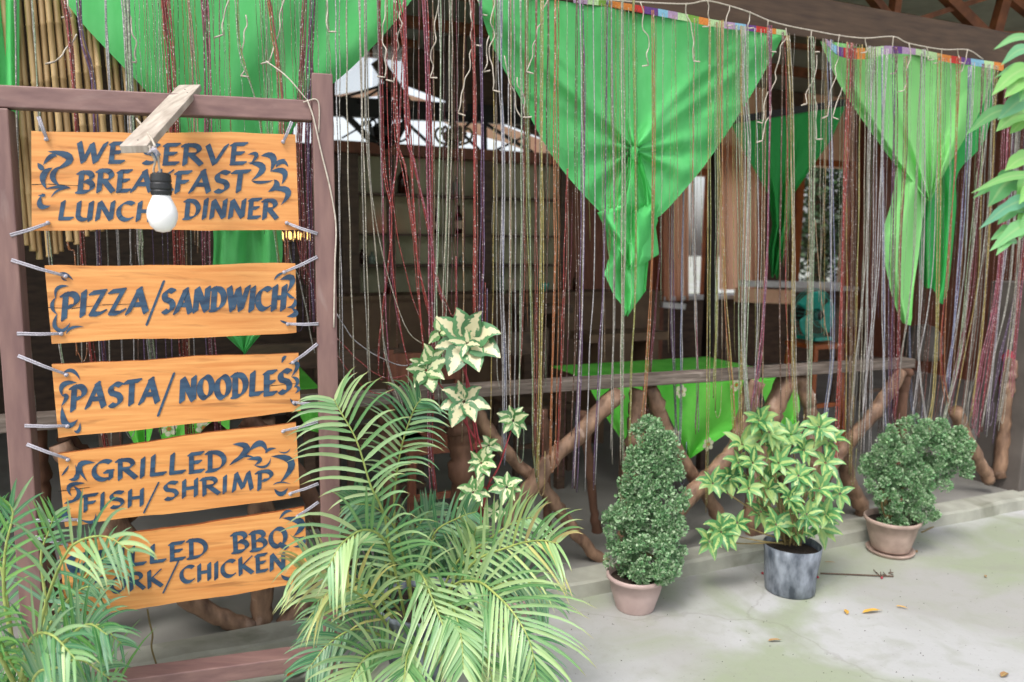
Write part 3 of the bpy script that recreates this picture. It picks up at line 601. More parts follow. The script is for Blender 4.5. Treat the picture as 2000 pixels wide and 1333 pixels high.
# ================================================================ DRAPES
def ytop(x): return 27+(x-1300)*.158 if x > 900 else -38
def sheet(name, parent, m, Lp, Rp, v0, disp, nu=90, nv=110, ease=None):
    k = MB()
    def f(s, t):
        a_ = poly_at(Lp, t); b_ = poly_at(Rp, t); x = a_[0]+(b_[0]-a_[0])*s; y = a_[1]+(b_[1]-a_[1])*s
        dx, dy, dv = disp(s, t, x, y); return pln(x+dx, y+dy, v0+dv)
    k.grid(f, nu, nv); return k.build(name, m, parent, smooth=True)
def smooth_poly(P, n=24): return [(q.x, q.y) for q in cr([(x, y, 0) for x, y in P], n)]
def drape(label, loc): return thing('green_drape', label, 'drape', loc, 'green drapes gathered to points')
# left drape
d1 = drape('widest green drape hanging at the left behind the sign frame', pln(450, 200, .03))
KN = (480, 430)
def dl(s, t, x, y):
    a_ = s*17+2.5*math.sin(t*3); k_ = .010+.022*t
    return 0, 0, k_*math.sin(a_)+.006*math.sin(s*31+t*5)*t
sheet('cloth', d1, M_drape, smooth_poly([(90,-50),(160,45),(235,125),(300,195),(355,270),(392,350),(414,430)]), smooth_poly([(840,-50),(770,45),(690,130),(610,200),(565,270),(545,350),(536,430)]), .05, dl)
def dtail(s, t, x, y): return 2*math.sin(t*14+s*5), 0, .022*math.sin(s*13+t*2.0)*(1-.3*t)+.008*math.sin(s*29)
sheet('tail', d1, M_drape, [(414,425),(416,500),(418,560),(424,620),(438,652),(476,692)], [(552,425),(550,500),(545,560),(532,610),(515,650),(478,693)], .055, dtail, 50, 60)
# centre drape: radial gathers to the knot
d2 = drape('centre green drape gathered into a star of folds with a ragged tail', pln(1235, 290, .05))
def dc(s, t, x, y):
    dx_, dy_ = x-1238, y-292; r = math.hypot(dx_, dy_)+1; an = math.atan2(dy_, dx_)
    fall = math.exp(-r/150.)
    a_ = .020*math.sin(an*9+.8*math.sin(an*3)+r*.006)*fall
    # long diagonal creases running up from the knot to the two top corners
    for (ex, ey, off, w_, amp) in ((935,10,0,16,.020),(935,10,34,13,.014),(1525,70,0,14,.018),(1525,70,-36,12,.013),(1000,170,10,12,.008),(1460,200,-8,12,.008),(1120,20,0,22,.006),(1330,40,0,22,.006)):
        vx, vy = ex-1238, ey-292; l = math.hypot(vx, vy); tt_ = (dx_*vx+dy_*vy)/l; pe = (dx_*-vy+dy_*vx)/l-off*math.sin(math.pi*min(1, max(0, tt_/l)))
        if tt_ > 0: a_ += amp*math.exp(-(pe/w_)**2)*min(1, tt_/60)*-1
    swag = .010*math.sin(r*.045)*math.exp(-((an-1.9)/1.4)**2)*(r > 30)
    kn = -.035*math.exp(-(r/26)**2)+.012*math.exp(-(r/10)**2)
    return 0, 0, a_*1.3+swag+kn+.004*math.sin(x*.03+y*.02)+.006*math.sin(s*40)*(t > .0)*(1-t)
sheet('cloth', d2, M_drape, smooth_poly([(922,-36),(962,90),(1020,200),(1075,300),(1130,370),(1185,425),(1230,445)], 30), smooth_poly([(1535,60),(1488,150),(1430,245),(1375,325),(1325,385),(1285,425),(1240,445)], 30), .045, dc, 190, 150)
def dt2(s, t, x, y): return 3*math.sin(t*9+s*9), 5*math.sin(s*14+t*4)*(.3+t), .026*math.sin(s*11+t*5)+.01*math.sin(s*23-t*9)
sheet('tail', d2, M_drape, [(1222,300),(1205,370),(1172,400),(1186,450),(1192,500),(1180,535),(1196,580),(1222,612)], [(1250,300),(1272,370),(1288,430),(1280,445),(1284,500),(1266,510),(1264,575),(1226,613)], .015, dt2, 60, 90)
sheet('tail', d2, M_drape, [(1228,305),(1200,400),(1168,412),(1200,470),(1215,500),(1225,520)], [(1255,330),(1290,400),(1282,425),(1268,470),(1250,520),(1230,525)], -.01, dt2, 50, 50)
k = MB(); k.lathe(pln(1238, 300, .0), [(.0, .03), (.012, .028), (.02, .014), (.016, 0), (.012, -.02), (.008, -.03)], 20, 0, Zv, .15); k.build('knot', M_drape, d2, smooth=True)
# right drape, two layers
d3 = drape('light green drape at the right with a long soft tail', pln(1780, 300, .05))
def dr(s, t, x, y): return 0, 0, (.012+.016*t)*math.sin(s*24+1+.8*math.sin(s*9))+.006*math.sin(s*41)*t
sheet('cloth', d3, M_drape2, smooth_poly([(1600,78),(1642,170),(1695,250),(1750,325),(1800,385),(1812,392)]), smooth_poly([(1948,132),(1915,215),(1885,270),(1855,320),(1828,370),(1818,394)]), .04, dr)
def dr2(s, t, x, y): return 2*math.sin(t*7+s*6), 0, .02*math.sin(s*8+t*2)
sheet('tail', d3, M_drape2, [(1752,325),(1738,400),(1722,450),(1726,500),(1742,570),(1755,615),(1762,632)], [(1812,385),(1800,430),(1792,500),(1785,560),(1784,600),(1783,620),(1778,636)], .03, dr2, 40, 60)
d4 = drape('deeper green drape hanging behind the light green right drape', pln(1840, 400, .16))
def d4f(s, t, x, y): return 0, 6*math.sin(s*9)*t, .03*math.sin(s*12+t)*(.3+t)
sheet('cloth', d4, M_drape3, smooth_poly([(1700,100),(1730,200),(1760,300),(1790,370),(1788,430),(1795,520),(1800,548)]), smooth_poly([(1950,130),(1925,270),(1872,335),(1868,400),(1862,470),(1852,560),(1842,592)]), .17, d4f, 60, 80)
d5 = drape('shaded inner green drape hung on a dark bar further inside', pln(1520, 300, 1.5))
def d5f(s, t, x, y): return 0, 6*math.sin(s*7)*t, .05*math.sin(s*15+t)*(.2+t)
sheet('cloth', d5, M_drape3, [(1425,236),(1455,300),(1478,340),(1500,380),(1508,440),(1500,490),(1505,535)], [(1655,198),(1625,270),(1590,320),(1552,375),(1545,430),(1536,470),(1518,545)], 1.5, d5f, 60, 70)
k = MB(); A_, B_ = pln(1415, 238, 1.5), pln(1680, 196, 1.5); k.bar(A_, B_, .05, .05, Zv); k.build('hanging_bar', M_black, d5)
d6 = drape('narrow strip of green drape at the far left behind the left post', pln(30, 450, .08))
sheet('cloth', d6, M_drape, [(-60,-40),(-40,200),(-10,400),(15,500),(30,560),(38,600)], [(40,-40),(35,200),(30,400),(38,500),(46,560),(50,608)], .10, dtail, 24, 50)
# rainbow ribbon under the beam
RB = [mat('ribbon_'+n_, c_, rough=.8, scale=200, bump=.2) for n_, c_ in (('lilac','#a58aa8'),('blue','#7fb0c8'),('purple','#5e3a7c'),('red','#b8322a'),('orange','#c87a34'),('green','#6f9a3c'),('pale','#a9c893'))]
def ribbon(P, label, order):
    Q = cr([(x, y, w_) for x, y, w_ in P], 60); k = MB()
    for i in range(60):
        a_, b_ = Q[i], Q[i+1]; mi = order[int(i/60*len(order))]
        V = [pln(a_.x, a_.y, -.012), pln(b_.x, b_.y, -.012), pln(b_.x, b_.y+b_.z, -.012), pln(a_.x, a_.y+a_.z, -.012)]
        k.add(V, [(0,1,2,3)], mi)
    tag(k.build('rainbow_ribbon', RB, solid=.003), label, 'ribbon', 'rainbow ribbons along the beam')
ribbon([(1120,-4,10),(1190,2,12),(1265,14,14),(1330,26,14),(1400,40,14),(1470,50,12),(1535,60,10)], 'rainbow coloured ribbon along the top of the centre drape', [0,6,5,4,4,3,2,1,0,6,5,4,6,0,1,2,3,4,6])
ribbon([(1612,76,8),(1640,92,18),(1690,94,22),(1735,90,16),(1790,96,12),(1850,108,14),(1905,116,13),(1960,124,16)], 'rainbow coloured ribbon along the top of the right drape', [0,1,2,3,4,5,6,0,2,0,6,6,4,3,2,1,6,4])
# fairy light string on the beam
fl = thing('fairy_light_string', 'pale wire of fairy lights drooping along the beam with twisted drops', 'fairy lights', pln(1500, 50, -.03))
main = [(925,-12),(1100,-6),(1240,4),(1340,8),(1380,2),(1425,12),(1465,25),(1500,40),(1535,50),(1585,60),(1640,70),(1690,75),(1745,72),(1775,85),(1840,97),(1890,98),(1920,116)]
k = MB(); P = cr([pln(x, y, -.03) for x, y in main], 120); k.tube(P, .0032, 5); k.build('main_wire', M_wire, fl, smooth=True)
drops = [(1340,8,110,16),(1380,2,50,6),(1425,12,40,-8),(1465,25,30,-4),(1500,40,60,4),(1535,55,220,-45),(1585,62,40,4),(1640,70,160,-22),(1690,74,30,3),(1745,74,70,6),(1775,86,90,-6),(1810,92,25,3),(1840,97,28,-5),(1870,98,24,3),(1890,98,40,-10),
 (790,-20,180,-25),(755,-20,170,-6),(915,-20,110,6),(925,90,130,-28),(955,70,70,-8),(962,-10,190,-2),(860,-20,170,-18),(1500,180,60,-10),(1590,190,80,8),(1645,170,60,-20),(1595,110,90,-20),
 (930,-30,60,10),(1070,-10,150,-40),(1250,5,120,20),(450,-30,100,-16),(560,-30,150,-30),(120,-30,60,20),(240,-20,140,30),(480,30,120,-5),(150,70,50,-40),(630,-30,90,12),(985,110,120,30),(1010,150,80,18)]
for i, (x, y, l, dx) in enumerate(drops):
    P = []; n = max(4, int(l/16)); 
    for j in range(n+1):
        t = j/n; P.append(pln(x+dx*t+R.uniform(-5, 5)*(t > 0)*min(1, l/90), y+l*t+R.uniform(-3, 3), -.05+R.uniform(-.01, .01)))
    k = MB(); k.tube(cr(P, n*3), .0026, 5); tip = P[-1]
    k.tube([tip, tip+Vector((R.choice((-1, 1))*.028, -.005, R.uniform(-.012, .006)))], .0032, 5); k.build('drop', M_wire, fl, smooth=True)
# ================================================================ BAMBOO SCREEN
bs = thing('bamboo_screen', 'hanging screen of pale bamboo poles behind the sign at upper left', 'bamboo screen', pln(140, 200, .02))
for i in range(-2, 22):
    x0 = 2+14.6*i+R.uniform(-2, 2); yb_ = 520-abs(i-3)*9-R.uniform(0, 22); x1 = x0+50+R.uniform(-3, 3)
    if i % 7 == 5: x1 -= 10
    P = [pln(x0, -60, .11+.012*(i % 3))]; N = 10
    for j in range(1, N+1): P.append(pln(x0+(x1-x0)*j/N, -60+(yb_+60)*j/N, .11+.012*(i % 3)))
    r0 = R.uniform(.0085, .0115); rs = [r0*(1+(.14 if j % 3 == 1 else 0)) for j in range(N+1)]; PP, RR_ = [], []
    for j in range(N):   # node rings
        PP += [P[j], P[j].lerp(P[j+1], .9), P[j].lerp(P[j+1], .95)]; RR_ += [r0*1.0, r0, r0*1.17 if j % 2 else r0]
    PP.append(P[-1]); RR_.append(r0); k = MB(); k.tube(PP, RR_, 8); k.build('bamboo_pole', M_bamboo, bs, smooth=True)
# ================================================================ BEAD STRINGS
VS = -.05
# (points px, width px, colours)
BS = [
 ([(118,-40),(131,37),(146,180),(163,500),(180,695),(206,863),(215,930)],13,['brick','red']),
 ([(152,-40),(161,75),(184,180),(194,500),(205,700),(215,800)],10,['purple','maroon']),
 ([(205,-40),(210,120),(228,470),(238,700),(245,840)],5,['silver']),
 ([(232,-40),(244,0),(255,243),(272,450),(275,513),(297,695),(310,850)],16,['silver','grey','green']),
 ([(248,-40),(258,200),(255,480),(258,520)],4,['silver']),
 ([(312,-40),(322,0),(337,180),(350,500),(357,660),(372,860),(380,940)],20,['red','red','brick']),
 ([(398,-40),(405,180),(402,500),(415,700),(430,900)],15,['pink','maroon']),
 ([(365,-40),(380,180),(385,500)],9,['tan','beige']),
 ([(460,-40),(470,100),(500,200),(515,300),(542,500),(548,560)],6,['green','olive']),
 ([(515,-40),(530,30),(547,190),(560,480),(566,620)],12,['orange','brick']),
 ([(596,-40),(590,150),(585,300),(590,450),(592,560)],16,['maroon','brick']),
 ([(612,-40),(606,150),(603,300),(606,450),(612,640)],14,['maroon','purple']),
 ([(60,-40),(75,200),(96,480),(112,640),(130,760)],6,['grey','green']),
 ([(28,-40),(36,300),(45,560),(60,700),(72,830)],5,['grey']),
 ([(130,440),(148,500),(147,640),(152,700)],5,['orange']),
 ([(560,440),(590,560),(612,690)],4,['grey']),
 ([(575,440),(612,560),(618,640)],4,['red','pink']),
 ([(664,-40),(666,300),(664,700)],4,['grey']),([(678,-40),(681,300),(690,740)],4,['beige']),
 ([(655,-40),(656,200),(672,740)],3,['silver']),
 ([(700,-40),(705,150),(713,500),(722,760)],6,['grey','beige']),
 ([(712,-40),(716,250),(740,560),(756,700),(782,800)],6,['beige','grey']),
 ([(735,-40),(745,300),(750,560),(760,760)],4,['pink']),
 ([(742,60),(750,320),(765,440),(745,640),(738,740)],5,['red']),
 ([(790,60),(776,290),(761,431),(775,600),(800,730)],5,['pink','red']),
 ([(715,60),(722,300),(735,450),(787,630),(836,680)],4,['beige']),
 ([(655,612),(690,660),(731,692),(780,714),(812,710)],4,['silver']),
 ([(656,658),(700,705),(750,738),(802,732)],4,['red']),
 ([(655,690),(700,745),(745,770),(800,745)],3,['red']),
 ([(772,-40),(784,56),(793,150),(802,300),(812,520),(828,700)],8,['red','brick']),
 ([(775,250),(790,330),(806,450),(826,560),(855,682)],9,['red','brick']),
 ([(795,250),(810,319),(842,460),(850,540),(872,616)],9,['red','pink']),
 ([(758,280),(772,430),(800,560),(832,660)],4,['red']),
 ([(826,-40),(832,71),(838,300),(842,500),(844,660),(840,850),(848,985)],16,['pink','maroon','red']),
 ([(858,-40),(860,150),(856,400),(850,620),(862,800)],7,['grey','green']),
 ([(879,-40),(880,94),(877,300),(870,600),(868,730)],10,['beige','green']),
 ([(846,-40),(848,300),(846,700)],4,['tan']),
 ([(922,-20),(924,94),(927,225),(928,500),(927,640)],13,['red','brick']),
 ([(940,20),(941,300),(942,500),(938,660)],9,['purple','maroon']),
 ([(968,120),(970,350),(972,700),(975,760)],3,['grey']),
 ([(978,160),(982,300),(982,560),(986,740),(984,900)],13,['silver','silver','blue']),
 ([(995,200),(997,400),(996,700),(1000,860)],6,['silver','tan']),([(1006,220),(1007,500),(1004,850)],4,['silver']),
 ([(1018,200),(1019,450),(1013,760),(1010,900)],6,['green','grey']),
 ([(1030,260),(1034,450),(1040,700),(1042,870),(1048,950)],8,['olive','green']),
 ([(1058,300),(1059,480),(1054,760),(1049,950)],10,['gold','olive']),
 ([(1084,320),(1084,500),(1078,740),(1073,900)],6,['orange']),([(1092,320),(1090,600),(1082,900)],4,['orange','tan']),
 ([(1107,330),(1105,480),(1098,720),(1088,930)],7,['red','brick']),([(1117,380),(1112,600),(1100,930)],4,['maroon']),
 ([(1135,-10),(1138,160),(1139,480),(1131,730),(1122,970)],13,['purple','silver','maroon']),
 ([(1160,30),(1160,480),(1151,700),(1143,960)],4,['silver']),([(1186,30),(1180,500),(1172,690),(1160,960)],5,['purple','silver']),
 ([(1195,30),(1200,500),(1196,740),(1196,900)],5,['grey']),
 ([(1216,30),(1218,400),(1214,700),(1216,930)],8,['beige','green']),([(1238,40),(1242,500),(1232,740),(1228,900)],5,['olive']),
 ([(1274,20),(1276,250),(1274,500),(1262,740),(1250,870),(1240,990)],10,['orange','gold']),
 ([(1290,440),(1284,560),(1268,760),(1246,980)],8,['maroon','red']),
 ([(1311,380),(1312,620),(1318,760),(1322,900)],8,['purple','silver']),([(1334,380),(1332,620),(1330,760),(1326,930)],7,['blue','silver']),
 ([(1354,340),(1358,600),(1362,740),(1360,860)],8,['silver','pink']),
 ([(1386,40),(1386,300),(1383,700),(1381,1000)],7,['gold','olive']),
 ([(1402,250),(1403,500),(1396,800)],5,['olive']),
 ([(1409,40),(1409,260),(1412,480),(1420,640),(1430,760),(1436,880)],9,['gold','orange']),
 ([(1440,200),(1444,480),(1443,620),(1446,820)],5,['green']),
 ([(1456,180),(1462,300),(1456,560),(1454,700),(1462,830)],14,['grey','green','silver']),
 ([(1476,200),(1480,500),(1474,790)],4,['silver']),([(1488,200),(1488,480),(1478,770)],4,['beige']),
 ([(1504,50),(1504,230),(1498,500),(1485,690),(1468,800)],11,['pink','purple','maroon']),
 ([(1540,70),(1546,200),(1548,500),(1550,680),(1556,830)],11,['gold','beige']),
 ([(1533,70),(1536,300),(1534,560),(1542,760)],4,['red']),
 ([(1584,90),(1587,250),(1586,500),(1582,690),(1580,840)],11,['beige','green']),
 ([(1592,430),(1606,580),(1622,690)],4,['tan']),
 ([(1621,130),(1624,300),(1625,500),(1624,700),(1610,830)],10,['blue','silver']),
 ([(1660,150),(1655,260),(1646,500),(1642,700),(1636,850),(1632,920)],12,['red','brick']),
 ([(1667,180),(1662,500),(1656,930)],6,['brown','tan']),([(1680,190),(1676,480),(1668,740),(1660,930)],7,['olive','gold']),
 ([(1672,180),(1670,500),(1664,900)],6,['brown']),
 ([(1698,200),(1696,480),(1690,740),(1684,900)],6,['grey','silver']),([(1710,210),(1708,500),(1703,740),(1700,900)],8,['silver','brown']),
 ([(1724,300),(1725,560),(1727,740),(1730,870)],8,['silver','blue']),
 ([(1748,110),(1747,300),(1742,560),(1740,850)],12,['purple','maroon']),
 ([(1770,110),(1767,300),(1758,480),(1752,740),(1740,870)],9,['maroon','red']),
 ([(1776,630),(1778,760),(1790,850)],5,['blue']),
 ([(1804,130),(1804,480),(1795,690),(1812,850)],8,['silver','grey']),([(1796,600),(1792,740),(1780,830)],4,['silver']),
 ([(1836,140),(1834,480),(1826,740),(1808,880)],8,['gold','olive']),
 ([(1872,130),(1866,300),(1852,500),(1840,690),(1850,800)],9,['orange','red']),
 ([(1893,130),(1888,300),(1874,500),(1860,660),(1850,770)],9,['blue','purple']),
 ([(1928,200),(1915,320),(1896,500),(1872,700),(1838,840)],12,['green','grey']),
 ([(1938,200),(1930,400),(1908,600),(1880,840)],6,['grey','brown']),
 ([(1944,200),(1935,400),(1918,640),(1896,830)],8,['gold','brown']),
 ([(1972,200),(1962,400),(1945,600),(1914,848)],11,['maroon','red']),
 ([(1984,200),(1968,430),(1950,620),(1925,845)],10,['silver','purple']),
 ([(2010,200),(1992,480),(1980,620),(1950,840)],13,['beige','grey']),
 ([(2030,300),(1998,520),(1982,680),(1972,760)],10,['pink','red']),
]
# dense dark strands behind (brown, maroon) at the right and behind the sign
NB = len(BS)
for x in range(1640, 2010, 9):
    if R.random() < .8: BS.append(([(x+12, 190), (x+4-(x-1640)*.02, 480), (x-4-(x-1640)*.06, 700), (x-12-(x-1640)*.12, R.uniform(820, 900))], R.choice((3,4,4,5)), [R.choice(['brown','maroon','brown','brick','tan','grey'])]))
for x in range(150, 420, 11):
    if R.random() < .7: BS.append(([(x-20, -40), (x-6, 200), (x+4, 480), (x+14, R.uniform(760, 900))], R.choice((2,3,3,4)), [R.choice(['brown','grey','silver','tan','purple'])]))
for x in (1885, 1903, 1912, 1950, 1958, 1976, 1990, 1999, 1716, 1690, 1785, 1822):
    BS.insert(NB, ([(x+16, ytop(x+16)), (x+8, 300), (x-2, 540), (x-18-(x-1700)*.06, 700), (x-30-(x-1700)*.1, R.uniform(800, 870))], R.choice((4,5,6)), [R.choice(['silver','maroon','grey','pink','gold','purple'])])); NB += 1
for x in (440, 560, 572, 600, 610, 618):
    BS.append(([(x, -40), (x-2, 300), (x+2, 640)], 5, [R.choice(['maroon','purple','brown'])]))
for x in (964, 1024, 1046, 1066, 1124, 1450, 1494, 1526, 1652, 1688, 904):
    BS.insert(NB, ([(x+R.uniform(-3, 6), ytop(x)), (x+R.uniform(-3, 3), 300), (x+R.uniform(-3, 3), 560), (x-R.uniform(0, 12), R.uniform(780, 950))], R.choice((3,4,5,6)), [R.choice(['beige','gold','brown','brick','tan','beige','gold'])])); NB += 1
zones = [(100,'at the far left beside the left sign post'),(300,'in front of the bamboo poles behind the sign'),(420,'behind the left half of the sign boards'),(560,'in front of the left green drape'),(650,'just left of the right sign post'),
 (770,'in the dark gap right of the sign'),(900,'above the cream leaved plant'),(960,'beside the left edge of the centre drape'),(1075,'in the dark gap left of the crossed logs'),(1150,'left of the centre drape tail'),
 (1255,'crossing the centre drape tail'),(1345,'beside the peach curtains'),(1450,'right of the peach curtains'),(1520,'left of the inner green drape tail'),(1600,'between inner drape and teal fan'),(1690,'in front of the reddish wall'),(1790,'crossing the right drape tail'),(1880,'right of the right drape'),(2100,'by the grey column at far right')]
rows = []
for P_, w_, cols in BS:
    mx_ = P_[len(P_)//2][0]; zn = next(z[1] for z in zones if mx_ < z[0]); th_ = 'thin' if w_ <= 5 else ('thick' if w_ >= 10 else 'slim')
    cn = cols[0] if len(cols) == 1 or cols[1] == cols[0] else cols[0]+' and '+cols[1]
    rows.append([mx_, th_, cn, zn])
def ordinals(rows):
    by = {}
    for i, r in enumerate(rows): by.setdefault(tuple(r[1:]), []).append(i)
    out = [None]*len(rows); o_ = ['leftmost', 'second', 'third', 'fourth', 'fifth', 'sixth', 'seventh', 'eighth', 'ninth']; nm = {2:'two',3:'three',4:'four',5:'five',6:'six',7:'seven',8:'eight',9:'nine'}
    for key, idx in by.items():
        idx.sort(key=lambda i: rows[i][0]); n = len(idx)
        for j, i in enumerate(idx):
            th_, cn, zn = key; base = f'{th_} {cn} bead strand {zn}'
            if n > 1: base = (f'{o_[j]} of {nm.get(n, n)} ' if j in (0,) else (f'rightmost of {nm.get(n, n)} ' if j == n-1 else f'{o_[min(j, 8)]} from left of {nm.get(n, n)} '))+base+'s'
            out[i] = base.replace('bead strands', 'bead strands') if n == 1 else base.replace('bead strand ', 'bead strands ').rstrip('s') if base.endswith('ss') else base
    return out
labs = ordinals(rows)
def fix(l):
    w_ = l.split()
    return ' '.join(w_[:16])
def strand_thing(P_, w_, cols, label, v=VS, group='bead strings hanging from the beam', name='bead_strand', rbase=None):
    n = max(1, round(w_/2.9)); k = MB(); seed = R.random()*10
    d0 = pln(P_[0][0], 300, v).length
    top_ok = P_[0][1] < 330 or P_[0][0] > 1600 or P_[0][0] in (130, 560, 575, 1290, 1311, 1334, 1354, 1117)
    if top_ok and P_[0][1] >= 330: v = .13
    pts = list(P_)
    if top_ok and pts[0][1] > ytop(pts[0][0])+10: # start at the beam
        x0 = pts[0][0]; pts = [(x0+(x0-pts[1][0])*.25, ytop(x0))]+pts
    for j in range(n):
        off = (j-(n-1)/2)*(w_/max(1, n))*.82; dv = R.uniform(-.008, .008); e_ = R.uniform(-24, 10) if n > 1 else 0
        Q = []
        for i, (x, y) in enumerate(pts):
            t = i/(len(pts)-1); sp_ = 1-.25*math.sin(t*3.1+seed); yy = y+(e_ if i == len(pts)-1 else 0)
            Q.append(pln(x+off*sp_+R.uniform(-1, 1)*2.0, yy, v+dv))
        Q = cr(Q, 26)
        for i in range(1, len(Q)): Q[i] = Q[i]+FU*.0012*math.sin(i*1.1+j*2+seed)+FN*.001*math.cos(i*1.3+j)
        r = rbase or R.uniform(.0018, .0028); k.tube(Q, [r*(1+.18*math.sin(i*2.4+j)) for i in range(len(Q))], 5, j % len(cols))
    if n >= 2 and R.random() < .6 and top_ok:   # the cut ends fall in a U loop
        a_ = Q[-1]; b_ = a_+FU*R.uniform(.015, .035); m_ = a_.lerp(b_, .5)-Zv*.03; k.tube(cr([a_, m_-Zv*.005, b_, b_+Zv*R.uniform(.05, .2)], 12), .0016, 5, 0)
    return tag(k.build(name, [BM[c] for c in cols], smooth=True), fix(label), 'bead string', group)
for bi, ((P_, w_, cols), lb_) in enumerate(zip(BS, labs)): strand_thing(P_, w_, cols, lb_, v=.24 if bi >= NB else VS-.012*R.random() if w_ > 5 else VS+.015)
# very thin threads hanging in front of the drapes; nothing tells those of one drape apart
TH = []
def thin(x0, x1, n, yb0, yb1, cols, label, lean=0.):
    for _ in range(n):
        x = R.uniform(x0, x1); c = R.choice(cols); yb2 = R.uniform(yb0, yb1); le = lean+R.uniform(-8, 8)
        strand_thing([(x, ytop(x)), (x+le*.5+R.uniform(-2, 2), (yb2+ytop(x))*.5), (x+le, yb2)], 2, [c], f'{label}, {c} coloured', v=R.uniform(-.045, -.02), group=label, name='thin_thread', rbase=R.uniform(.0007, .0012))
thin(220, 640, 60, 170, 460, ['brown','tan','grey','orange','green','beige','pink'], 'very thin thread in front of the left green drape', 12)
thin(960, 1520, 66, 380, 760, ['brown','tan','green','olive','grey','orange','beige'], 'very thin thread in front of the centre green drape', 0)
thin(1625, 1930, 26, 480, 800, ['purple','grey','brown','green','silver'], 'very thin thread in front of the right green drape', -12)
thin(1535, 1625, 12, 300, 780, ['beige','gold','grey','tan'], 'very thin thread in the gap between centre and right drapes', -3)
thin(735, 925, 16, 330, 780, ['maroon','pink','brick','grey'], 'very thin thread in the gap between left and centre drapes', 2)
# ================================================================ INTERIOR THINGS
def table(u0, u1, v0, v1, z, label, m, cloth=True):
    t = thing('dining_table', label, 'table', fw((u0+u1)/2, (v0+v1)/2, .06))
    k = MB(); k.fbox(u0, u1, v0, v1, z-.03, z); k.build('tabletop', M_darkwood, t)
    for a_ in (u0+.04, u1-.04):
        for b_ in (v0+.04, v1-.04): k = MB(); k.fbox(a_-.025, a_+.025, b_-.025, b_+.025, .06, z-.03); k.build('leg', M_darkwood, t)
    return t
ZT_ = .80
vt0 = uvz(gnd(1345, 757, ZT_))[1]; print('table v', vt0)
vt1 = uvz(gnd(1400, 698, ZT_))[1]
ut0, ut1 = Uq(1222, 750, vt0), Uq(1560, 750, vt0)
table(ut0, ut1, vt0, vt1, ZT_, 'dining table under bright green cloth behind the log railing', M_darkwood)
def cloth(u0, u1, v0, v1, z, corners, label, flowers):
    k = MB(); e = .006
    k.fbox(u0-.01, u1+.01, v0-.01, v1+.01, z+.002, z+e)
    for P_ in corners:   # hanging flaps: triangle polygons in px on the plane just before the table
        vv = v0-.025
        a_, b_, c_ = P_[0], P_[-1], None; n = 24
        def f(s, t):
            # left edge P_[0]->tip, right edge P_[1]->tip
            L_ = poly_at(P_[0], t); Q_ = poly_at(P_[1], t); x = L_[0]+(Q_[0]-L_[0])*s; y = L_[1]+(Q_[1]-L_[1])*s
            return pln(x, y, vv-.02*t+.02*math.sin(s*9+t*2)*(.2+t))
        k.grid(f, n, n)
    t = thing('tablecloth', label, 'tablecloth', fw((u0+u1)/2, v0, z)); k.build('cloth', M_cloth, t, smooth=False)
    for (x, y) in flowers:
        k = MB(); c_ = pln(x, y, v0-.065); r = .030
        for j in range(6):
            a_ = j*math.pi/3+.3; q = c_+(FU*math.cos(a_)+Zv*math.sin(a_))*r*.8; nn = 8
            k.add([q+(FU*math.cos(b_)+Zv*math.sin(b_))*r*.42-FN*.0008*(j % 3) for b_ in [i*2*math.pi/nn for i in range(nn)]], [tuple(range(nn))])
        k.add([c_+(FU*math.cos(b_)+Zv*math.sin(b_))*r*.35-FN*.003 for b_ in [i*math.pi/4 for i in range(8)]], [tuple(range(8))], 1)
        k.build('printed_flower', [M_white, M_flowerc], t)
cloth(ut0, ut1, vt0, vt1, ZT_, [([(1282,752),(1300,800),(1345,894)], [(1478,745),(1445,830),(1348,896)]), ([(1150,756),(1180,810),(1228,880)], [(1262,756),(1255,800),(1232,882)]), ([(1480,745),(1500,800),(1520,850)], [(1560,742),(1562,800),(1550,850)])],
      'bright green flowered cloth hanging in points below the railing plank', [(1330,765),(1438,752),(1318,850),(1383,868)])
vb0 = uvz(gnd(420, 772, ZT_))[1]; vb1 = vb0+.75
ub0, ub1 = Uq(180, 780, vb0), Uq(620, 780, vb0)
table(ub0, ub1, vb0, vb1, ZT_, 'dining table under green cloth seen between the sign boards', M_darkwood)
cloth(ub0, ub1, vb0, vb1, ZT_, [([(300,795),(310,840),(320,870)], [(450,795),(448,840),(440,866)]), ([(215,795),(240,820),(262,868)], [(300,795),(298,840),(290,868)]), ([(560,780),(585,810),(600,840)], [(640,770),(640,800),(640,850)])],
      'green flowered cloth glimpsed between the third and fourth boards', [(330,838),(398,836)])
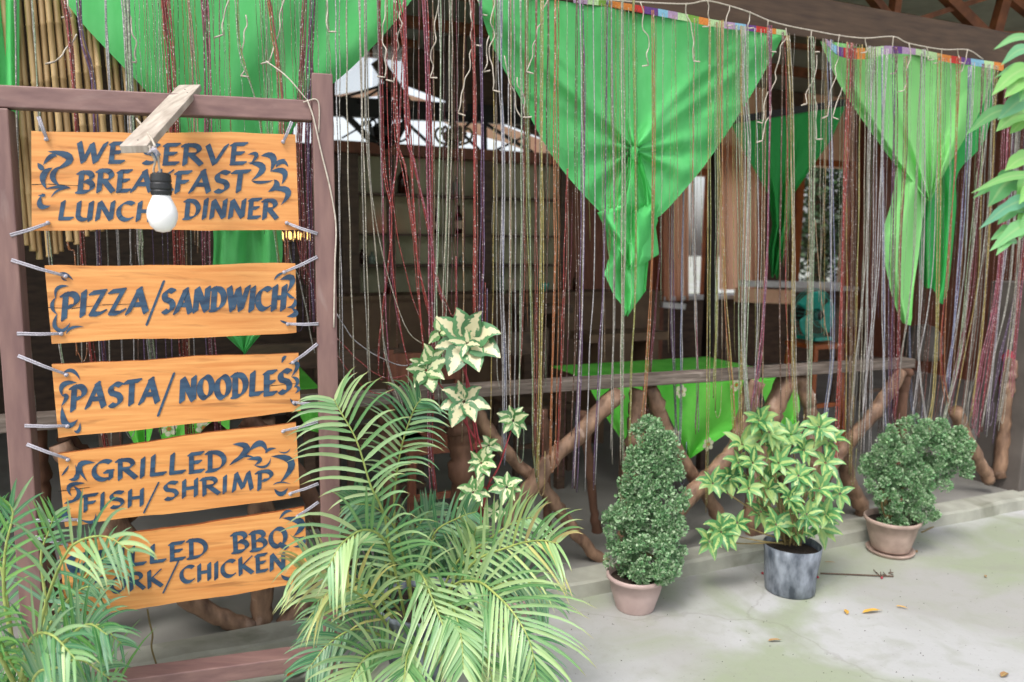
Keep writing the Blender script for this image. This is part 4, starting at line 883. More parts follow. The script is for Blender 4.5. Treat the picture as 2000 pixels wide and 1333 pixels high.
# shelf unit with bottles
vS = V_END-.22
sh = thing('wall_shelf', 'cream backed wall shelf with three dark boards at the back', 'shelf', pln(890, 520, vS))
uS0, uS1 = Uq(697, 400, vS), Uq(1092, 400, vS)
for y in (382, 458, 517):
    zz = Zq(890, y, vS); k = MB(); k.fbox(uS0, uS1, vS, V_END-.012, zz-.022, zz); k.build('shelf_board', M_darkwood, sh)
for x, w_ in ((683, 30), (762, 14), (946, 28), (1100, 16)):
    u_ = Uq(x, 400, vS); hw = w_*8/3000; k = MB(); k.fbox(u_-hw, u_+hw, vS-.03, vS-.002, .06, ZT-.1); k.build('upright', M_darkwood, sh)
k = MB(); k.fbox(uS0-.2, uS1+.1, vS-.02, V_END-.012, Zq(890, 306, vS)-.02, Zq(890, 293, vS)+.02); k.build('top_board', M_redwood, sh)
def bottle(x, yb_, h, r, m, label, lab=True):
    b_ = pln(x, yb_, vS+.08); s_ = 8.0/1500; H = h*s_; r_ = r*s_
    t = thing('bottle', label, 'bottle', b_, 'bottles on the back shelf'); k = MB()
    k.lathe(b_, [(0, 0), (r_, .002), (r_, H*.55), (r_*.85, H*.64), (r_*.36, H*.75), (r_*.33, H*.95), (r_*.4, H*.96), (r_*.4, H), (0, H)], 14); k.build('glass', m, t, smooth=True)
    if lab: k = MB(); k.lathe(b_, [(r_*1.03, H*.18), (r_*1.03, H*.46)], 14); k.build('label', M_label, t, smooth=True)
bottle(896, 457, 52, 8, M_glassb, 'tall dark bottle with pale label in the middle of the second shelf')
bottle(788, 381, 54, 11, M_glassb, 'dark broad bottle on the top shelf at the left', False)
bottle(890, 381, 34, 7, M_glassg, 'clear bottle on the top shelf in the middle', False)
bottle(852, 457, 46, 6, M_glassb, 'slim dark bottle left of the labelled bottle')
bottle(760, 457, 28, 4, M_redlamp, 'small glowing red lamp on the second shelf behind crossed red strings', False)  # glowing red lamp, built with the bottle shape
bottle(708, 516, 26, 9, M_glassb, 'squat dark jar at the left end of the lowest shelf', False)
bottle(727, 516, 22, 7, M_glassg, 'clear jar near the left end of the lowest shelf', False)
bottle(902, 516, 16, 7, M_glassg, 'small clear tumbler in the middle of the lowest shelf', False)
# bar counter
k = MB(); k.fbox(Uq(660, 560, V_END-1.2), Uq(1290, 560, V_END-1.2), V_END-1.2, V_END-.9, .06, 1.05); k.fbox(Uq(655, 560, V_END-1.25), Uq(1295, 560, V_END-1.25), V_END-1.25, V_END-.85, 1.053, 1.09, 0)
tag(k.build('bar_counter', M_tanw), 'long brown counter below the bottle shelf', 'counter')
def stool(c, h, w_, m, label, back=0, cat='stool', name='wooden_stool', splay=.04, group=None):
    t = thing(name, label, cat, c, group); u_, v_, _ = uvz(c); z0_ = c.z
    k = MB(); k.fbox(u_-w_/2, u_+w_/2, v_-w_/2, v_+w_/2, z0_+h-.035, z0_+h); k.build('seat', m, t, bevel=.005)
    for sx in (-1, 1):
        for sy in (-1, 1):
            k = MB(); k.bar(fw(u_+sx*(w_/2-.02+splay), v_+sy*(w_/2-.02+splay), z0_), fw(u_+sx*(w_/2-.03), v_+sy*(w_/2-.03), z0_+h-.036), .035, .035, FU); k.build('leg', m, t)
    k = MB(); k.fbox(u_-w_/2+.0, u_+w_/2, v_-w_/2-.005, v_-w_/2+.02, z0_+h*.4, z0_+h*.4+.03); k.build('stretcher', m, t)
    if back:
        for sx in (-1, 1): k = MB(); k.fbox(u_+sx*(w_/2-.02)-.015, u_+sx*(w_/2-.02)+.015, v_+w_/2-.03, v_+w_/2, z0_+h+.001, z0_+h+back); k.build('back_post', m, t)
        k = MB(); k.fbox(u_-w_/2, u_+w_/2, v_+w_/2-.034, v_+w_/2+.002, z0_+h+back*.6, z0_+h+back*.95); k.build('backrest', m, t, bevel=.004)
vf = 1.35; fc = pln(1590, 615, vf)
c_ = pln(1592, 668, vf); c_.z = .06; stool(c_, Zq(1592, 668, vf)-.06, .30, M_orangew, 'tall orange brown stool carrying the teal fan')
# fan
fn = thing('fan', 'teal desk fan with three blades facing out from the stool', 'fan', pln(1590, 664, vf)); ax = (-FN).normalized(); rf = 54*5.2/1500
def fp(a_, r, d=0): return fc+(FU*math.cos(a_)+Zv*math.sin(a_))*r+ax*d
for j in range(3):
    k = MB(); a0 = rad(100+120*j)
    def bl(s, t):
        r = rf*(.20+.74*t); a_ = a0+(s-.5)*rad(98)*(1-.15*t)+.2*t; return fp(a_, r, .03-.05*s+.01*t)
    k.grid(bl, 10, 8); k.build('blade', M_teal, fn, smooth=True, solid=.004)
k = MB(); k.lathe(fc, [(0, .06), (rf*.2, .055), (rf*.24, .03), (rf*.22, -.03), (rf*.4, -.06), (rf*.35, -.14), (0, -.15)], 20, 0, ax); k.build('motor', M_black, fn, smooth=True)
k = MB()
for r_, d_ in ((1.02, .0), (.75, .05), (.45, .065), (1.02, -.03)): k.tube([fp(i*2*math.pi/40, rf*r_, d_) for i in range(41)], .0022, 5)
for i in range(36):
    a_ = i*math.pi/18; k.tube([fp(a_, rf*.2, .07), fp(a_, rf*.75, .055), fp(a_, rf*1.02, .0)], .0011, 3)
k.build('cage', M_teal, fn)
k = MB(); k.bar(fc-Zv*rf*.9+FN*.04, pln(1590, 662, vf+.04), .03, .02, FU); bb_ = pln(1590, 664, vf); k.fbox(uvz(bb_)[0]-.08, uvz(bb_)[0]+.08, vf-.09, vf+.1, bb_.z+.003, bb_.z+.028); k.build('stand', M_teal, fn)
# bench and chairs
def bench(px0, px1, y, v, label, m):
    z = Zq(px0, y, v); u0, u1 = Uq(px0, y, v), Uq(px1, y, v); t = thing('wooden_bench', label, 'bench', fw((u0+u1)/2, v, .06))
    k = MB(); k.fbox(u0, u1, v, v+.3, z-.06, z); k.build('seat', m, t)
    for a_ in (u0+.08, u1-.14): k = MB(); k.fbox(a_, a_+.07, v+.02, v+.28, .06, z-.061); k.build('leg', m, t)
bench(1152, 1305, 655, 1.9, 'bench with a pale brown seat seen through strings below the centre drape', M_tanw)
bench(1010, 1120, 600, 2.6, 'dark bench in the shade left of the pale bench', M_darkwood)
for (x, y, v, h, lb_, m) in [(735, 660, 1.1, .45, 'dark chair in the shade right of the sign frame', M_darkwood), (1040, 640, 1.6, .45, 'dark chair in the shade behind the crossed logs', M_darkwood), (1690, 700, 2.2, .45, 'dark chair in the shade right of the teal fan', M_darkwood),
                      (560, 640, 1.5, .45, 'dark chair just left of the right sign post', M_darkwood), (850, 700, .9, .45, 'reddish chair behind the cream leaved plant', M_redwood)]:
    c_ = pln(x, y, v); c_.z = .06; stool(c_, h, .42, m, lb_, .45, 'chair', 'wooden_chair', .0)
# round grey stone beside rail end, red cloth
k = MB(); sc0 = pln(1800, 705, .5); k.lathe(sc0, [(0, 0), (.10, .01), (.12, .06), (.11, .16), (.07, .22), (0, .24)], 20); tag(k.build('grey_chair_back', M_col, smooth=True), 'rounded grey chair back beside the right end of the railing plank', 'chair back')
k = MB(); q0 = pln(1972, 690, .12)
k.lathe(q0-Zv*.28, [(.01, 0), (.035, .03), (.04, .12), (.03, .2), (.035, .26), (.01, .30)], 16, 0, Zv, .2); tag(k.build('red_cloth', mat('red_cloth', '#8a2430', '#b04050', rough=.8, scale=40, bump=.4), smooth=True), 'bunched red cloth hanging by the grey column', 'cloth')
# hanging lanterns
def lantern(x, ytop_, ybot, v, label, m):
    a_, b_ = pln(x, ytop_, v), pln(x, ybot, v); H = a_.z-b_.z; t = thing('hanging_lantern', label, 'lantern', b_, 'lanterns at the back'); k = MB()
    k.lathe(b_, [(0, 0), (H*.12, .01), (H*.2, H*.12), (H*.12, H*.2), (H*.34, H*.3), (H*.38, H*.5), (H*.2, H*.62), (H*.1, H*.7), (H*.16, H*.8), (.01, H*.9), (.006, H*1.6)], 12); k.build('body', m, t)
    for j in range(6):
        k = MB(); an = j*math.pi/3; d_ = Vector((math.cos(an), math.sin(an), 0)); P = [b_+d_*H*r_+Zv*H*z_ for r_, z_ in ((.2,.15),(.5,.25),(.62,.5),(.5,.68),(.36,.6),(.42,.48))]; k.tube(cr(P, 16), .010, 5); k.build('scroll_arm', m, t, smooth=True)
lantern(753, 212, 292, V_END-.8, 'black scrolled iron lantern against the white sky at the back', M_black)
lantern(886, 232, 292, 2.6, 'dull beige tiered lantern hanging behind the beige strand', mat('dull_brass', '#5e5240', '#7a6c54', rough=.5, scale=40))
ch = thing('chandelier', 'small lit yellow lamp cluster glowing left of the right sign post', 'chandelier', pln(578, 470, 1.9))
for i in range(11):
    k = MB(); q = pln(550+5.6*i, 462+3*math.sin(i*2.1), 1.9+.03*(i % 2)); k.lathe(q, [(0, .03), (.008, .025), (.010, .01), (.007, -.015), (0, -.02)], 8); k.build('lamp', M_lamp, ch, smooth=True)
k = MB(); k.tube([pln(548, 474, 1.9), pln(612, 474, 1.9)], .008, 6); k.tube([pln(580, 474, 1.9), pln(580, 300, 1.9)], .006, 5); k.build('arm', M_black, ch)
# windows: curtains, frame, sill, glass
M_pane = bpy.data.materials.new('window_glass'); M_pane.use_nodes = True
_n = M_pane.node_tree; _p = _n.nodes['Principled BSDF']; _t = _n.nodes.new('ShaderNodeBsdfTransparent'); _g = _n.nodes.new('ShaderNodeBsdfGlossy'); _m = _n.nodes.new('ShaderNodeMixShader'); _m.inputs[0].default_value = .06; _g.inputs['Roughness'].default_value = .05
_n.links.new(_t.outputs[0], _m.inputs[1]); _n.links.new(_g.outputs[0], _m.inputs[2]); _n.links.new(_m.outputs[0], _n.nodes['Material Output'].inputs[0])
def window(u0, u1, z0_, z1_, label, mull, m=M_orangew):
    t = thing('window', label, 'window', fw((u0+u1)/2, V_END, z0_)); v_ = V_END-.03
    def fb(name, *a, mm=m): k = MB(); k.fbox(*a); return k.build(name, mm, t)
    fb('frame', u0-.05, u1+.05, v_, v_+.02, z1_, z1_+.08); fb('frame', u0-.05, u0+.02, v_, v_+.028, z0_, z1_-.002); fb('frame', u1-.02, u1+.05, v_, v_+.028, z0_, z1_-.002)
    fb('sill', u0-.1, u1+.1, v_-.12, v_+.02, z0_-.05, z0_-.003, mm=M_white2)
    for f in mull: fb('mullion', u0+(u1-u0)*f-.025, u0+(u1-u0)*f+.025, v_+.004, v_+.022, z0_+.002, z1_-.004)
    fb('pane', u0+.02, u1-.02, v_+.06, v_+.065, z0_+.005, z1_-.005, mm=M_pane)
M_white2 = mat('white_sill_paint', '#d6d4d2', '#e4e2e0', rough=.5, bump=0)
window(UA0, UA1, zA0, zA1, 'window with orange frame between the two peach curtains', [(Uq(1372,500,V_END)-UA0)/(UA1-UA0), .15])
window(UB0, UB1, zB0, zB1, 'dark window with leaves and sky glints beyond the inner drape', [.05])
def curtain(px0, px1, y0, y1, v, label):
    k = MB()
    def f(s, t):
        x = px0+(px1-px0)*s; y = y0+(y1-y0)*t; return pln(x, y, v+.035*math.sin(s*17+.6*math.sin(t*3))*(.4+.6*t))
    k.grid(f, 50, 16); tag(k.build('curtain', M_curtain, smooth=True), label, 'curtain', 'peach curtains at the back windows')
curtain(1292, 1345, 330, 588, V_END-.16, 'brownish peach curtain left of the orange window frame')
curtain(1405, 1478, 285, 566, V_END-.2, 'brighter peach curtain right of the dark post')
for (x0, x1, y0, y1, v_, m_, lb_) in [(1290,1334,590,600,V_END-.35,M_white2,'white ledge below the left peach curtain'), (1448,1640,548,560,V_END-.35,M_white2,'long white ledge behind the teal fan'), (1440,1540,563,590,V_END-.3,M_peach,'peach strip below the white ledge')]:
    k = MB(); A_, B_ = pln(x0, (y0+y1)/2, v_), pln(x1, (y0+y1)/2+4, v_); k.bar(A_, B_, (y1-y0)*9/1500, .1, Zv); tag(k.build('ledge', m_), lb_, 'ledge')
k = MB(); u_ = Uq(1393, 400, V_END-.4); k.fbox(u_-.045, u_+.045, V_END-.45, V_END-.36, .06, cz(4)); tag(k.build('dark_post', M_black), 'black post standing between the two peach curtains', 'post')
k = MB(); u_ = Uq(1690, 400, V_END-.3); 
# tree beyond the back windows
bt = thing('tree', 'dark leafy tree outside the back window with sky glinting through', 'tree', fw(Uq(1600, 500, 7.0), 7.0, 0)); uT = Uq(1600, 450, 7.0)
k = MB(); k.tube(cr([fw(uT, 7.0, 0), fw(uT+.1, 7.05, 1.2), fw(uT-.1, 7, 2.6), fw(uT+.05, 7, 3.8)], 12), [.16-.009*i for i in range(13)], 10); k.build('trunk', M_logdark, bt, smooth=True)
k = MB(); rr = random.Random(4); hx, hz = Uq(1603, 400, 6.6), Zq(1603, 400, 6.6)
for i in range(5200):
    q = Vector((rr.gauss(0, .42), rr.gauss(0, .5), rr.gauss(0, .9))); u_, v_, z_ = uT+q.x, 6.8+q.y*.6, 2.1+q.z
    if abs(u_-hx+.0) < .16 and abs(z_-hz) < .10 and rr.random() < .97: continue
    c0 = fw(u_, v_, max(.2, z_)); d_ = Vector((rr.uniform(-1, 1), rr.uniform(-1, 1), rr.uniform(-.8, .4))).normalized()*.11; s_ = d_.cross(Vector((rr.uniform(-1, 1), rr.uniform(-1, 1), 1))).normalized()*.035
    k.add([c0, c0+d_*.5+s_, c0+d_, c0+d_*.5-s_], [(0,1,2,3)])
o = k.build('crown', BACKLEAF, bt); o['kind'] = 'stuff'
# small things standing on the counter
for (x, h, r, m, lb_) in [(980, 30, 6, M_glassg, 'clear bottle on the brown counter left of the crossed logs'), (1000, 24, 8, M_label, 'pale cup on the brown counter'), (1125, 36, 6, M_glassb, 'dark bottle on the counter left of the centre drape tail'), (760, 30, 7, M_glassb, 'dark bottle on the counter behind crossed red strings'), (1062, 16, 12, M_teal, 'teal bowl on the brown counter')]:
    b_ = fw(Uq(x, 520, V_END-1.05), V_END-1.05, 1.092); s_ = 7.2/1500; H = h*s_; r_ = r*s_; t = thing('bottle' if h > 25 else 'cup', lb_, 'bottle' if h > 25 else 'cup', b_); k = MB()
    pf = [(0, 0), (r_, .002), (r_, H*.55), (r_*.85, H*.64), (r_*.36, H*.75), (r_*.33, H*.95), (r_*.4, H), (0, H)] if h > 25 else [(0, 0), (r_*.7, .001), (r_, H), (r_*.92, H), (r_*.6, .01), (0, .01)]
    k.lathe(b_, pf, 14); k.build('glass', m, t, smooth=True)
# ================================================================ PLANTS
def leafmesh(P, Wd, facing, width, m, name, parent, prof, fold=.18, me_uv=True, mb=None, lobes=0, wav=0):
    """P: spine points; facing: vector the blade faces; prof(t) half width share"""
    n = len(P)-1; vs_, uv = [], []
    for i, p in enumerate(P):
        t = i/n; T = (P[min(i+1, n)]-P[max(i-1, 0)]).normalized(); S = T.cross(facing)
        S = S.normalized() if S.length > 1e-4 else T.orthogonal(); N_ = S.cross(T); w_ = width*prof(t)
        if lobes: w_ *= 1+.35*abs(math.sin(t*math.pi*lobes))
        wv_ = wav*width*math.sin(i*2.1)
        vs_ += [p-S*w_+N_*(w_*fold*2+wv_), p, p+S*w_+N_*(w_*fold*2-wv_)]; uv += [(t, 0), (t, .5), (t, 1)]
    fs = []
    for i in range(n):
        for j in (0, 1): fs.append((i*3+j, i*3+j+1, (i+1)*3+j+1, (i+1)*3+j))
    if mb is not None: mb.add(vs_, fs); mb.uvl += uv; return None
    k = MB(); k.add(vs_, fs); o = k.build(name, m, parent, smooth=True); setuv(o, uv); return o
def setuv(o, uv):
    me = o.data; l = me.uv_layers.new(name='UVMap'); fl_ = []
    idx = [0]*len(me.loops); me.loops.foreach_get('vertex_index', idx)
    for i in idx: fl_ += uv[i]
    l.data.foreach_set('uv', fl_)
class LMB(MB):
    def __init__(s): super().__init__(); s.uvl = []
    def done(s, name, m, parent, stuff=True):
        o = s.build(name, m, parent, smooth=True); setuv(o, s.uvl)
        if stuff: o['kind'] = 'stuff'
        return o
def blade(t): return max(.06, min(1, t*7+.35))*(1-t**2.2)**.8 if t < 1 else .02
def ovate(t): return max(.03, math.sin(math.pi*min(1, (t+.0)**.75))**.9)*(1-.25*t) if t < 1 else .01
def spine(p, d, L, grav, n=7, side=None, curl=0):
    P = [p]; d = d.normalized()
    for i in range(n):
        P.append(P[-1]+d*L/n); d = (d+Vector((0, 0, -grav))*((i+1)/n)).normalized()
    return P
CAMV = Vector((0, -1, .35)).normalized()
def frond(parent, pts, leafL, n, m, r0=.006, face=None, grav=.22, wid=.0085, ang=(35, 60), t0=.18, stuff=False, seed=0, thinning=1., rm=None, tip=.45, skip=None):
    rr = random.Random(seed*31+n); P3 = [pt(*p) if not isinstance(p, Vector) else p for p in pts]; N = 22; P = cr(P3, N)
    k = MB(); k.tube(P, [max(.0015, r0*(1-.75*i/N)) for i in range(N+1)], 6); fr = k.build('frond', rm or M_greenstem, parent, smooth=True)
    face = face or CAMV; L_ = LMB() if stuff else None
    for j in range(n):
        t = t0+(1-t0)*(j+.5)/n; x = t*N; i = min(int(x), N-1); p = P[i].lerp(P[i+1], x-i); T = (P[i+1]-P[i]).normalized()
        S = T.cross(face).normalized()
        for sg in (-1, 1):
            if rr.random() > thinning: continue
            a_ = rad(ang[0]+(ang[1]-ang[0])*(1-t)+rr.uniform(-5, 5)); env = min(1, .55+(t-t0)*2.2)*(1-(1-tip)*max(0, (t-.55)/.45)**1.5)
            d = S*sg*math.sin(a_)+T*math.cos(a_)+face*rr.uniform(.05, .28)
            Lh = leafL*env*rr.uniform(.88, 1.08); Q = spine(p, d, Lh, grav*rr.uniform(.7, 1.3), 7)
            mm = m if not isinstance(m, list) else rr.choice(m)
            if stuff: leafmesh(Q, None, face, wid*rr.uniform(.8, 1.15), None, None, None, blade, .12, mb=L_)
            else: leafmesh(Q, None, face, wid*rr.uniform(.8, 1.15), mm, 'leaflet', fr, blade, .12)
    if stuff: o = L_.done('leaflets', m if not isinstance(m, list) else m[0], fr, True)
    return fr
# --- main palm in front
pot_c = gnd(835, 1290, 0); 
def pot(parent, c, rt, rb, h, m, rim=.022, n=36, name='pot', lip=.01, jit=0):
    k = MB(); k.lathe(c, [(0, .0), (rb*.97, .0), (rb, .006), (rb+(rt-rb)*.5, h*.5), (rt-lip, h-rim), (rt-lip*.3, h-rim+.002), (rt, h-rim+.006), (rt, h-.004), (rt-.004, h), (rt-.012, h-.002), (rt-.018, h-.03), (rt-.02, h-.05)], n, 0, Zv, jit)
    k.build(name, m, parent, smooth=True)
    k = MB(); zz = h-.028
    k.lathe(c+Zv*zz, [(rt-.014, 0), (rt*.6, .004), (rt*.3, -.002), (0, .003)], n); k.build('soil', M_soil, parent, smooth=True)
p1 = thing('potted_palm', 'large pale green feathery palm spilling over in the foreground', 'palm', pot_c)
pot(p1, pot_c, .19, .14, .24, M_bag)
fr = [ # points (px,py,worldY), leaf length, n, material
 ([(800,1250,2.62),(775,1130,2.45),(755,1060,2.30),(715,1035,2.15),(670,1060,2.05),(640,1110,2.0)], .24, 19, [PALM], .30),
 ([(815,1240,2.60),(800,1130,2.5),(822,1120,2.38),(850,1185,2.28),(872,1240,2.22),(890,1300,2.2)], .20, 22, [PALM], .12),
 ([(850,1240,2.6),(880,1150,2.45),(930,1136,2.32),(967,1160,2.22),(1003,1198,2.15),(1035,1255,2.1),(1050,1330,2.08)], .25, 22, [PALM], .22),
 ([(850,1210,2.7),(905,1100,2.62),(960,1050,2.55),(1010,1018,2.5),(1050,1010,2.45)], .17, 14, [PALM], .10),
 ([(860,1230,2.65),(915,1110,2.5),(990,1070,2.4),(1050,1056,2.3),(1090,1062,2.22)], .23, 15, [PALMY, PALM, PALM], .26),
 ([(790,1250,2.6),(735,1160,2.45),(670,1120,2.3),(615,1105,2.2),(580,1110,2.12)], .19, 16, [PALM, PALMY], .22),
 ([(780,1260,2.6),(740,1200,2.45),(700,1160,2.35),(655,1150,2.25),(620,1175,2.2)], .20, 14, [PALMY, PALM], .32),
]
cnt = 0
for i, (P_, L_, n_, m_, g_) in enumerate(fr): frond(p1, P_, L_*1.14, int(n_*1.15), m_, grav=g_, seed=i+1, wid=.0054)
back = [
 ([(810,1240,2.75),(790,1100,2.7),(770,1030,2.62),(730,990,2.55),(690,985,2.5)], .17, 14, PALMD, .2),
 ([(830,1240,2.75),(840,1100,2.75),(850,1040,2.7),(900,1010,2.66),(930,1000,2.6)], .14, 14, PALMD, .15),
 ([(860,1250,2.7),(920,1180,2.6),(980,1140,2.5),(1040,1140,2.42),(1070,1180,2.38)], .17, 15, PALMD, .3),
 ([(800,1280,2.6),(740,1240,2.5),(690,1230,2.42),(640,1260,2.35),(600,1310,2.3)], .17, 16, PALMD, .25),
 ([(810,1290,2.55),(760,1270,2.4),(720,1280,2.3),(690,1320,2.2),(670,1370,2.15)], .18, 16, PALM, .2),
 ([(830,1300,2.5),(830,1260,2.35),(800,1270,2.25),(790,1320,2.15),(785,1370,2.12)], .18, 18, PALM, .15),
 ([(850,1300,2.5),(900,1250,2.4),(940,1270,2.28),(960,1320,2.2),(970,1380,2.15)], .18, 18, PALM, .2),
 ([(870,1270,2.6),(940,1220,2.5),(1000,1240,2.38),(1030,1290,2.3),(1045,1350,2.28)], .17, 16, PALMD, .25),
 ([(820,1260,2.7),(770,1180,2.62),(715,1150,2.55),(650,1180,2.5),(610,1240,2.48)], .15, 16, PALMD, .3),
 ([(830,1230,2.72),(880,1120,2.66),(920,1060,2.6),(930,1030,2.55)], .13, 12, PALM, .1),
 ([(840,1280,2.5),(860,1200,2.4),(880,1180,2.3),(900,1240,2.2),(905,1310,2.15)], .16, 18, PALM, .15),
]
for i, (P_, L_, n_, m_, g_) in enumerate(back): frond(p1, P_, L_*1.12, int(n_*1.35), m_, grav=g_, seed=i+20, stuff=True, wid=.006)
# --- upright palm behind the right post
b2 = gnd(770, 1240, 0)+Vector((0, .05, 0)); p2 = thing('upright_palm', 'young upright palm with two arching fronds right of the sign post', 'palm', b2)
frond(p2, [(768,1180,2.7),(757,1040,2.55),(742,985,2.46),(724,949,2.42),(697,862,2.38),(666,806,2.36),(652,780,2.36)], .235, 17, [PALM], grav=.30, seed=41, t0=.34, ang=(46, 74), wid=.0062)
frond(p2, [(772,1180,2.84),(770,1000,2.82),(773,937,2.80),(787,862,2.76),(808,802,2.72),(822,780,2.70)], .21, 20, [PALM, PALMD], grav=.34, seed=42, t0=.36, ang=(42, 68), wid=.0055)
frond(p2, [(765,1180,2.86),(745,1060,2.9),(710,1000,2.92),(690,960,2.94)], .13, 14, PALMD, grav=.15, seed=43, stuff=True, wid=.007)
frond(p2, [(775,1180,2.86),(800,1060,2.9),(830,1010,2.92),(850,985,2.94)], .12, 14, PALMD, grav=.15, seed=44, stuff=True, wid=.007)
# grassy clump behind
gc = gnd(850, 1200, 0); gt = thing('grass_clump', 'dense grassy clump standing behind the feathery palm', 'grass clump', gc)
L_ = LMB(); rr = random.Random(11)
for i in range(260):
    a_ = rr.uniform(0, 6.28); q = gc+Vector((rr.gauss(0, .16), rr.gauss(0, .05), 0)); d = Vector((math.cos(a_)*.35, math.sin(a_)*.35, 1)); leafmesh(spine(q, d, rr.uniform(.3, .52), .16, 7), None, CAMV, .005, None, None, None, blade, .1, mb=L_)
L_.done('blades', PALMD, gt)
# --- strap leaved plant bottom left
lc = gnd(40, 1390, 0); lc = pt(55, 1330, 2.05); lc.z = 0; lp2 = thing('spider_palm', 'strappy green palm crowding the lower left corner', 'palm', lc)
rr = random.Random(21)
left = [([(60,1300,2.0),(90,1180,1.95),(120,1100,1.9),(150,1060,1.86),(205,1048,1.8),(260,1080,1.76)], .20, 12, [PALM, PALMD], .30),
 ([(40,1320,1.95),(10,1180,1.95),(10,1080,1.95),(25,1010,1.95),(20,985,1.95)], .15, 12, [GRASS, PALMD], .12),
 ([(70,1300,2.1),(90,1200,2.1),(80,1090,2.12),(95,1040,2.12),(108,1000,2.12)], .13, 10, [GRASS, PALMD], .12),
 ([(60,1320,1.9),(120,1260,1.8),(170,1220,1.75),(210,1240,1.7)], .17, 12, [PALMD, GRASS], .22),
 ([(40,1330,1.9),(60,1250,1.8),(100,1240,1.72),(150,1290,1.66)], .17, 12, [PALMD, PALM], .2),
 ([(30,1340,1.9),(-10,1260,1.8),(-30,1200,1.75),(-60,1180,1.7)], .2, 12, [GRASS], .2),
 ([(60,1290,2.15),(110,1200,2.16),(160,1150,2.16),(200,1150,2.14)], .14, 12, [PALMD], .3)]
for i, (P_, Lh, n_, m_, g_) in enumerate(left): frond(lp2, P_, Lh, n_, m_, grav=g_, seed=i+60, wid=.0052, ang=(30, 60))
for i, (P_, Lh, n_, m_, g_) in enumerate([([(50,1330,2.0),(20,1290,1.9),(0,1250,1.85),(-20,1240,1.8)], .17, 14, GRASS, .2), ([(80,1330,2.0),(120,1300,1.9),(160,1290,1.85),(220,1330,1.8)], .15, 14, PALMD, .2), ([(60,1350,1.9),(70,1320,1.8),(90,1310,1.72),(110,1350,1.68)], .14, 14, PALMD, .2),
      ([(70,1300,2.2),(130,1180,2.25),(190,1100,2.28),(230,1080,2.28)], .16, 14, PALMD, .25), ([(30,1300,2.2),(10,1150,2.25),(-10,1050,2.28),(-20,1000,2.28)], .18, 14, GRASS, .15), ([(90,1330,2.1),(140,1240,2.1),(190,1220,2.1),(240,1260,2.1)], .14, 14, PALMD, .3)]):
    frond(lp2, P_, Lh, n_, m_, grav=g_, seed=i+80, stuff=True, wid=.0055)
L_ = LMB()
for i in range(240):
    a_ = rr.uniform(0, 6.28); q = lc+Vector((min(.1, rr.gauss(-.12, .12)), rr.gauss(.06, .06), 0)); d = Vector((math.cos(a_)*.5-.1, math.sin(a_)*.4, 1)); leafmesh(spine(q, d, rr.uniform(.22, .46), .22, 7), None, CAMV, .006, None, None, None, blade, .1, mb=L_)
L_.done('blades', GRASS, lp2)
vp = thing('variegated_plant', 'small cream and dark striped plant under the lowest board', 'plant', gnd(150, 1300, 0)+Vector((0, .1, 0)))
for i in range(16):
    leafmesh(spine(pt(138+rr.uniform(-14, 14), 1225-i*4+rr.uniform(-5, 5), 2.26), Vector((rr.uniform(-1, 1), -.4, rr.uniform(-.3, .8))), .055, .2, 6), None, CAMV, .013, CREAM, 'leaf', vp, ovate, .15)
# --- cream variegated vine plant
b3 = gnd(935, 1155, .0); vine = thing('variegated_plant', 'tall plant with rosettes of cream centred leaves on red stems', 'plant', b3)
ros = [((858,650),.06,3,2.92),((955,870),.055,5,2.92),((965,1000),.05,5,2.9),((905,1000),.05,5,2.9),((912,668),.145,8,2.85),((832,724),.088,7,2.9),((906,785),.100,7,2.86),((1002,822),.075,8,2.95),((940,905),.072,8,2.88),((924,962),.072,7,2.84),((990,952),.075,7,2.86),((845,700),.07,4,2.92)]
rr = random.Random(5)
def rosette(parent, c, Ls, n, m, wid=.30, name='leaf', rr=rr, tilt=.5, grav=.12, start=None, up=.25, facing=CAMV, prof=ovate, lobes=0, wav=0):
    a0 = start if start is not None else rr.uniform(0, 6.28); Xr, Zr = Vector((1, 0, 0)), Vector((0, 0, 1)); S = facing.cross(Zr).normalized(); U_ = S.cross(facing)
    for j in range(n):
        a_ = a0+j*2*math.pi/n+rr.uniform(-.18, .18); d = (-S*math.cos(a_)+U_*math.sin(a_))+facing*rr.uniform(-.05, tilt)+Zv*up*.3
        Lh = Ls*rr.uniform(.75, 1.1); q = c+d.normalized()*Ls*.06
        leafmesh(spine(q, d, Lh, grav*rr.uniform(.5, 1.6), 7), None, (facing+Vector((rr.uniform(-.4, .4), 0, rr.uniform(-.2, .4)))).normalized(), Lh*wid*rr.uniform(.85, 1.1)*.62, m, name, parent, prof, rr.uniform(.05, .2), lobes=lobes, wav=wav)
for (c, Ls, n, y) in ros: rosette(vine, pt(c[0], c[1], y), Ls, n, CREAM if Ls > .09 else CREAM2, wid=.60, wav=.10, grav=.16, tilt=.7)
rosette(vine, pt(912, 672, 2.82), .07, 4, CREAM, wid=.45, tilt=.9)
for P_ in ([(938,1140,2.95),(937,1040,2.93),(936,980,2.92),(928,850,2.92),(912,760,2.9),(910,680,2.88)], [(938,1060,2.94),(950,960,2.94),(975,910,2.94),(1000,835,2.96)], [(938,980,2.92),(925,900,2.9),(906,790,2.88)], [(930,860,2.92),(880,780,2.92),(838,726,2.92)], [(936,1000,2.92),(955,950,2.9),(990,955,2.88)], [(940,1100,2.95),(930,1020,2.9),(924,965,2.86)], [(934,930,2.93),(940,908,2.9)], [(892,690,2.9),(915,750,2.9),(935,860,2.9),(955,900,2.9)]):
    k = MB(); P = cr([pt(*q) for q in P_], 20); k.tube(P, [.0052*(1-.5*i/20) for i in range(21)], 6); k.build('stem', M_redstem, vine, smooth=True)
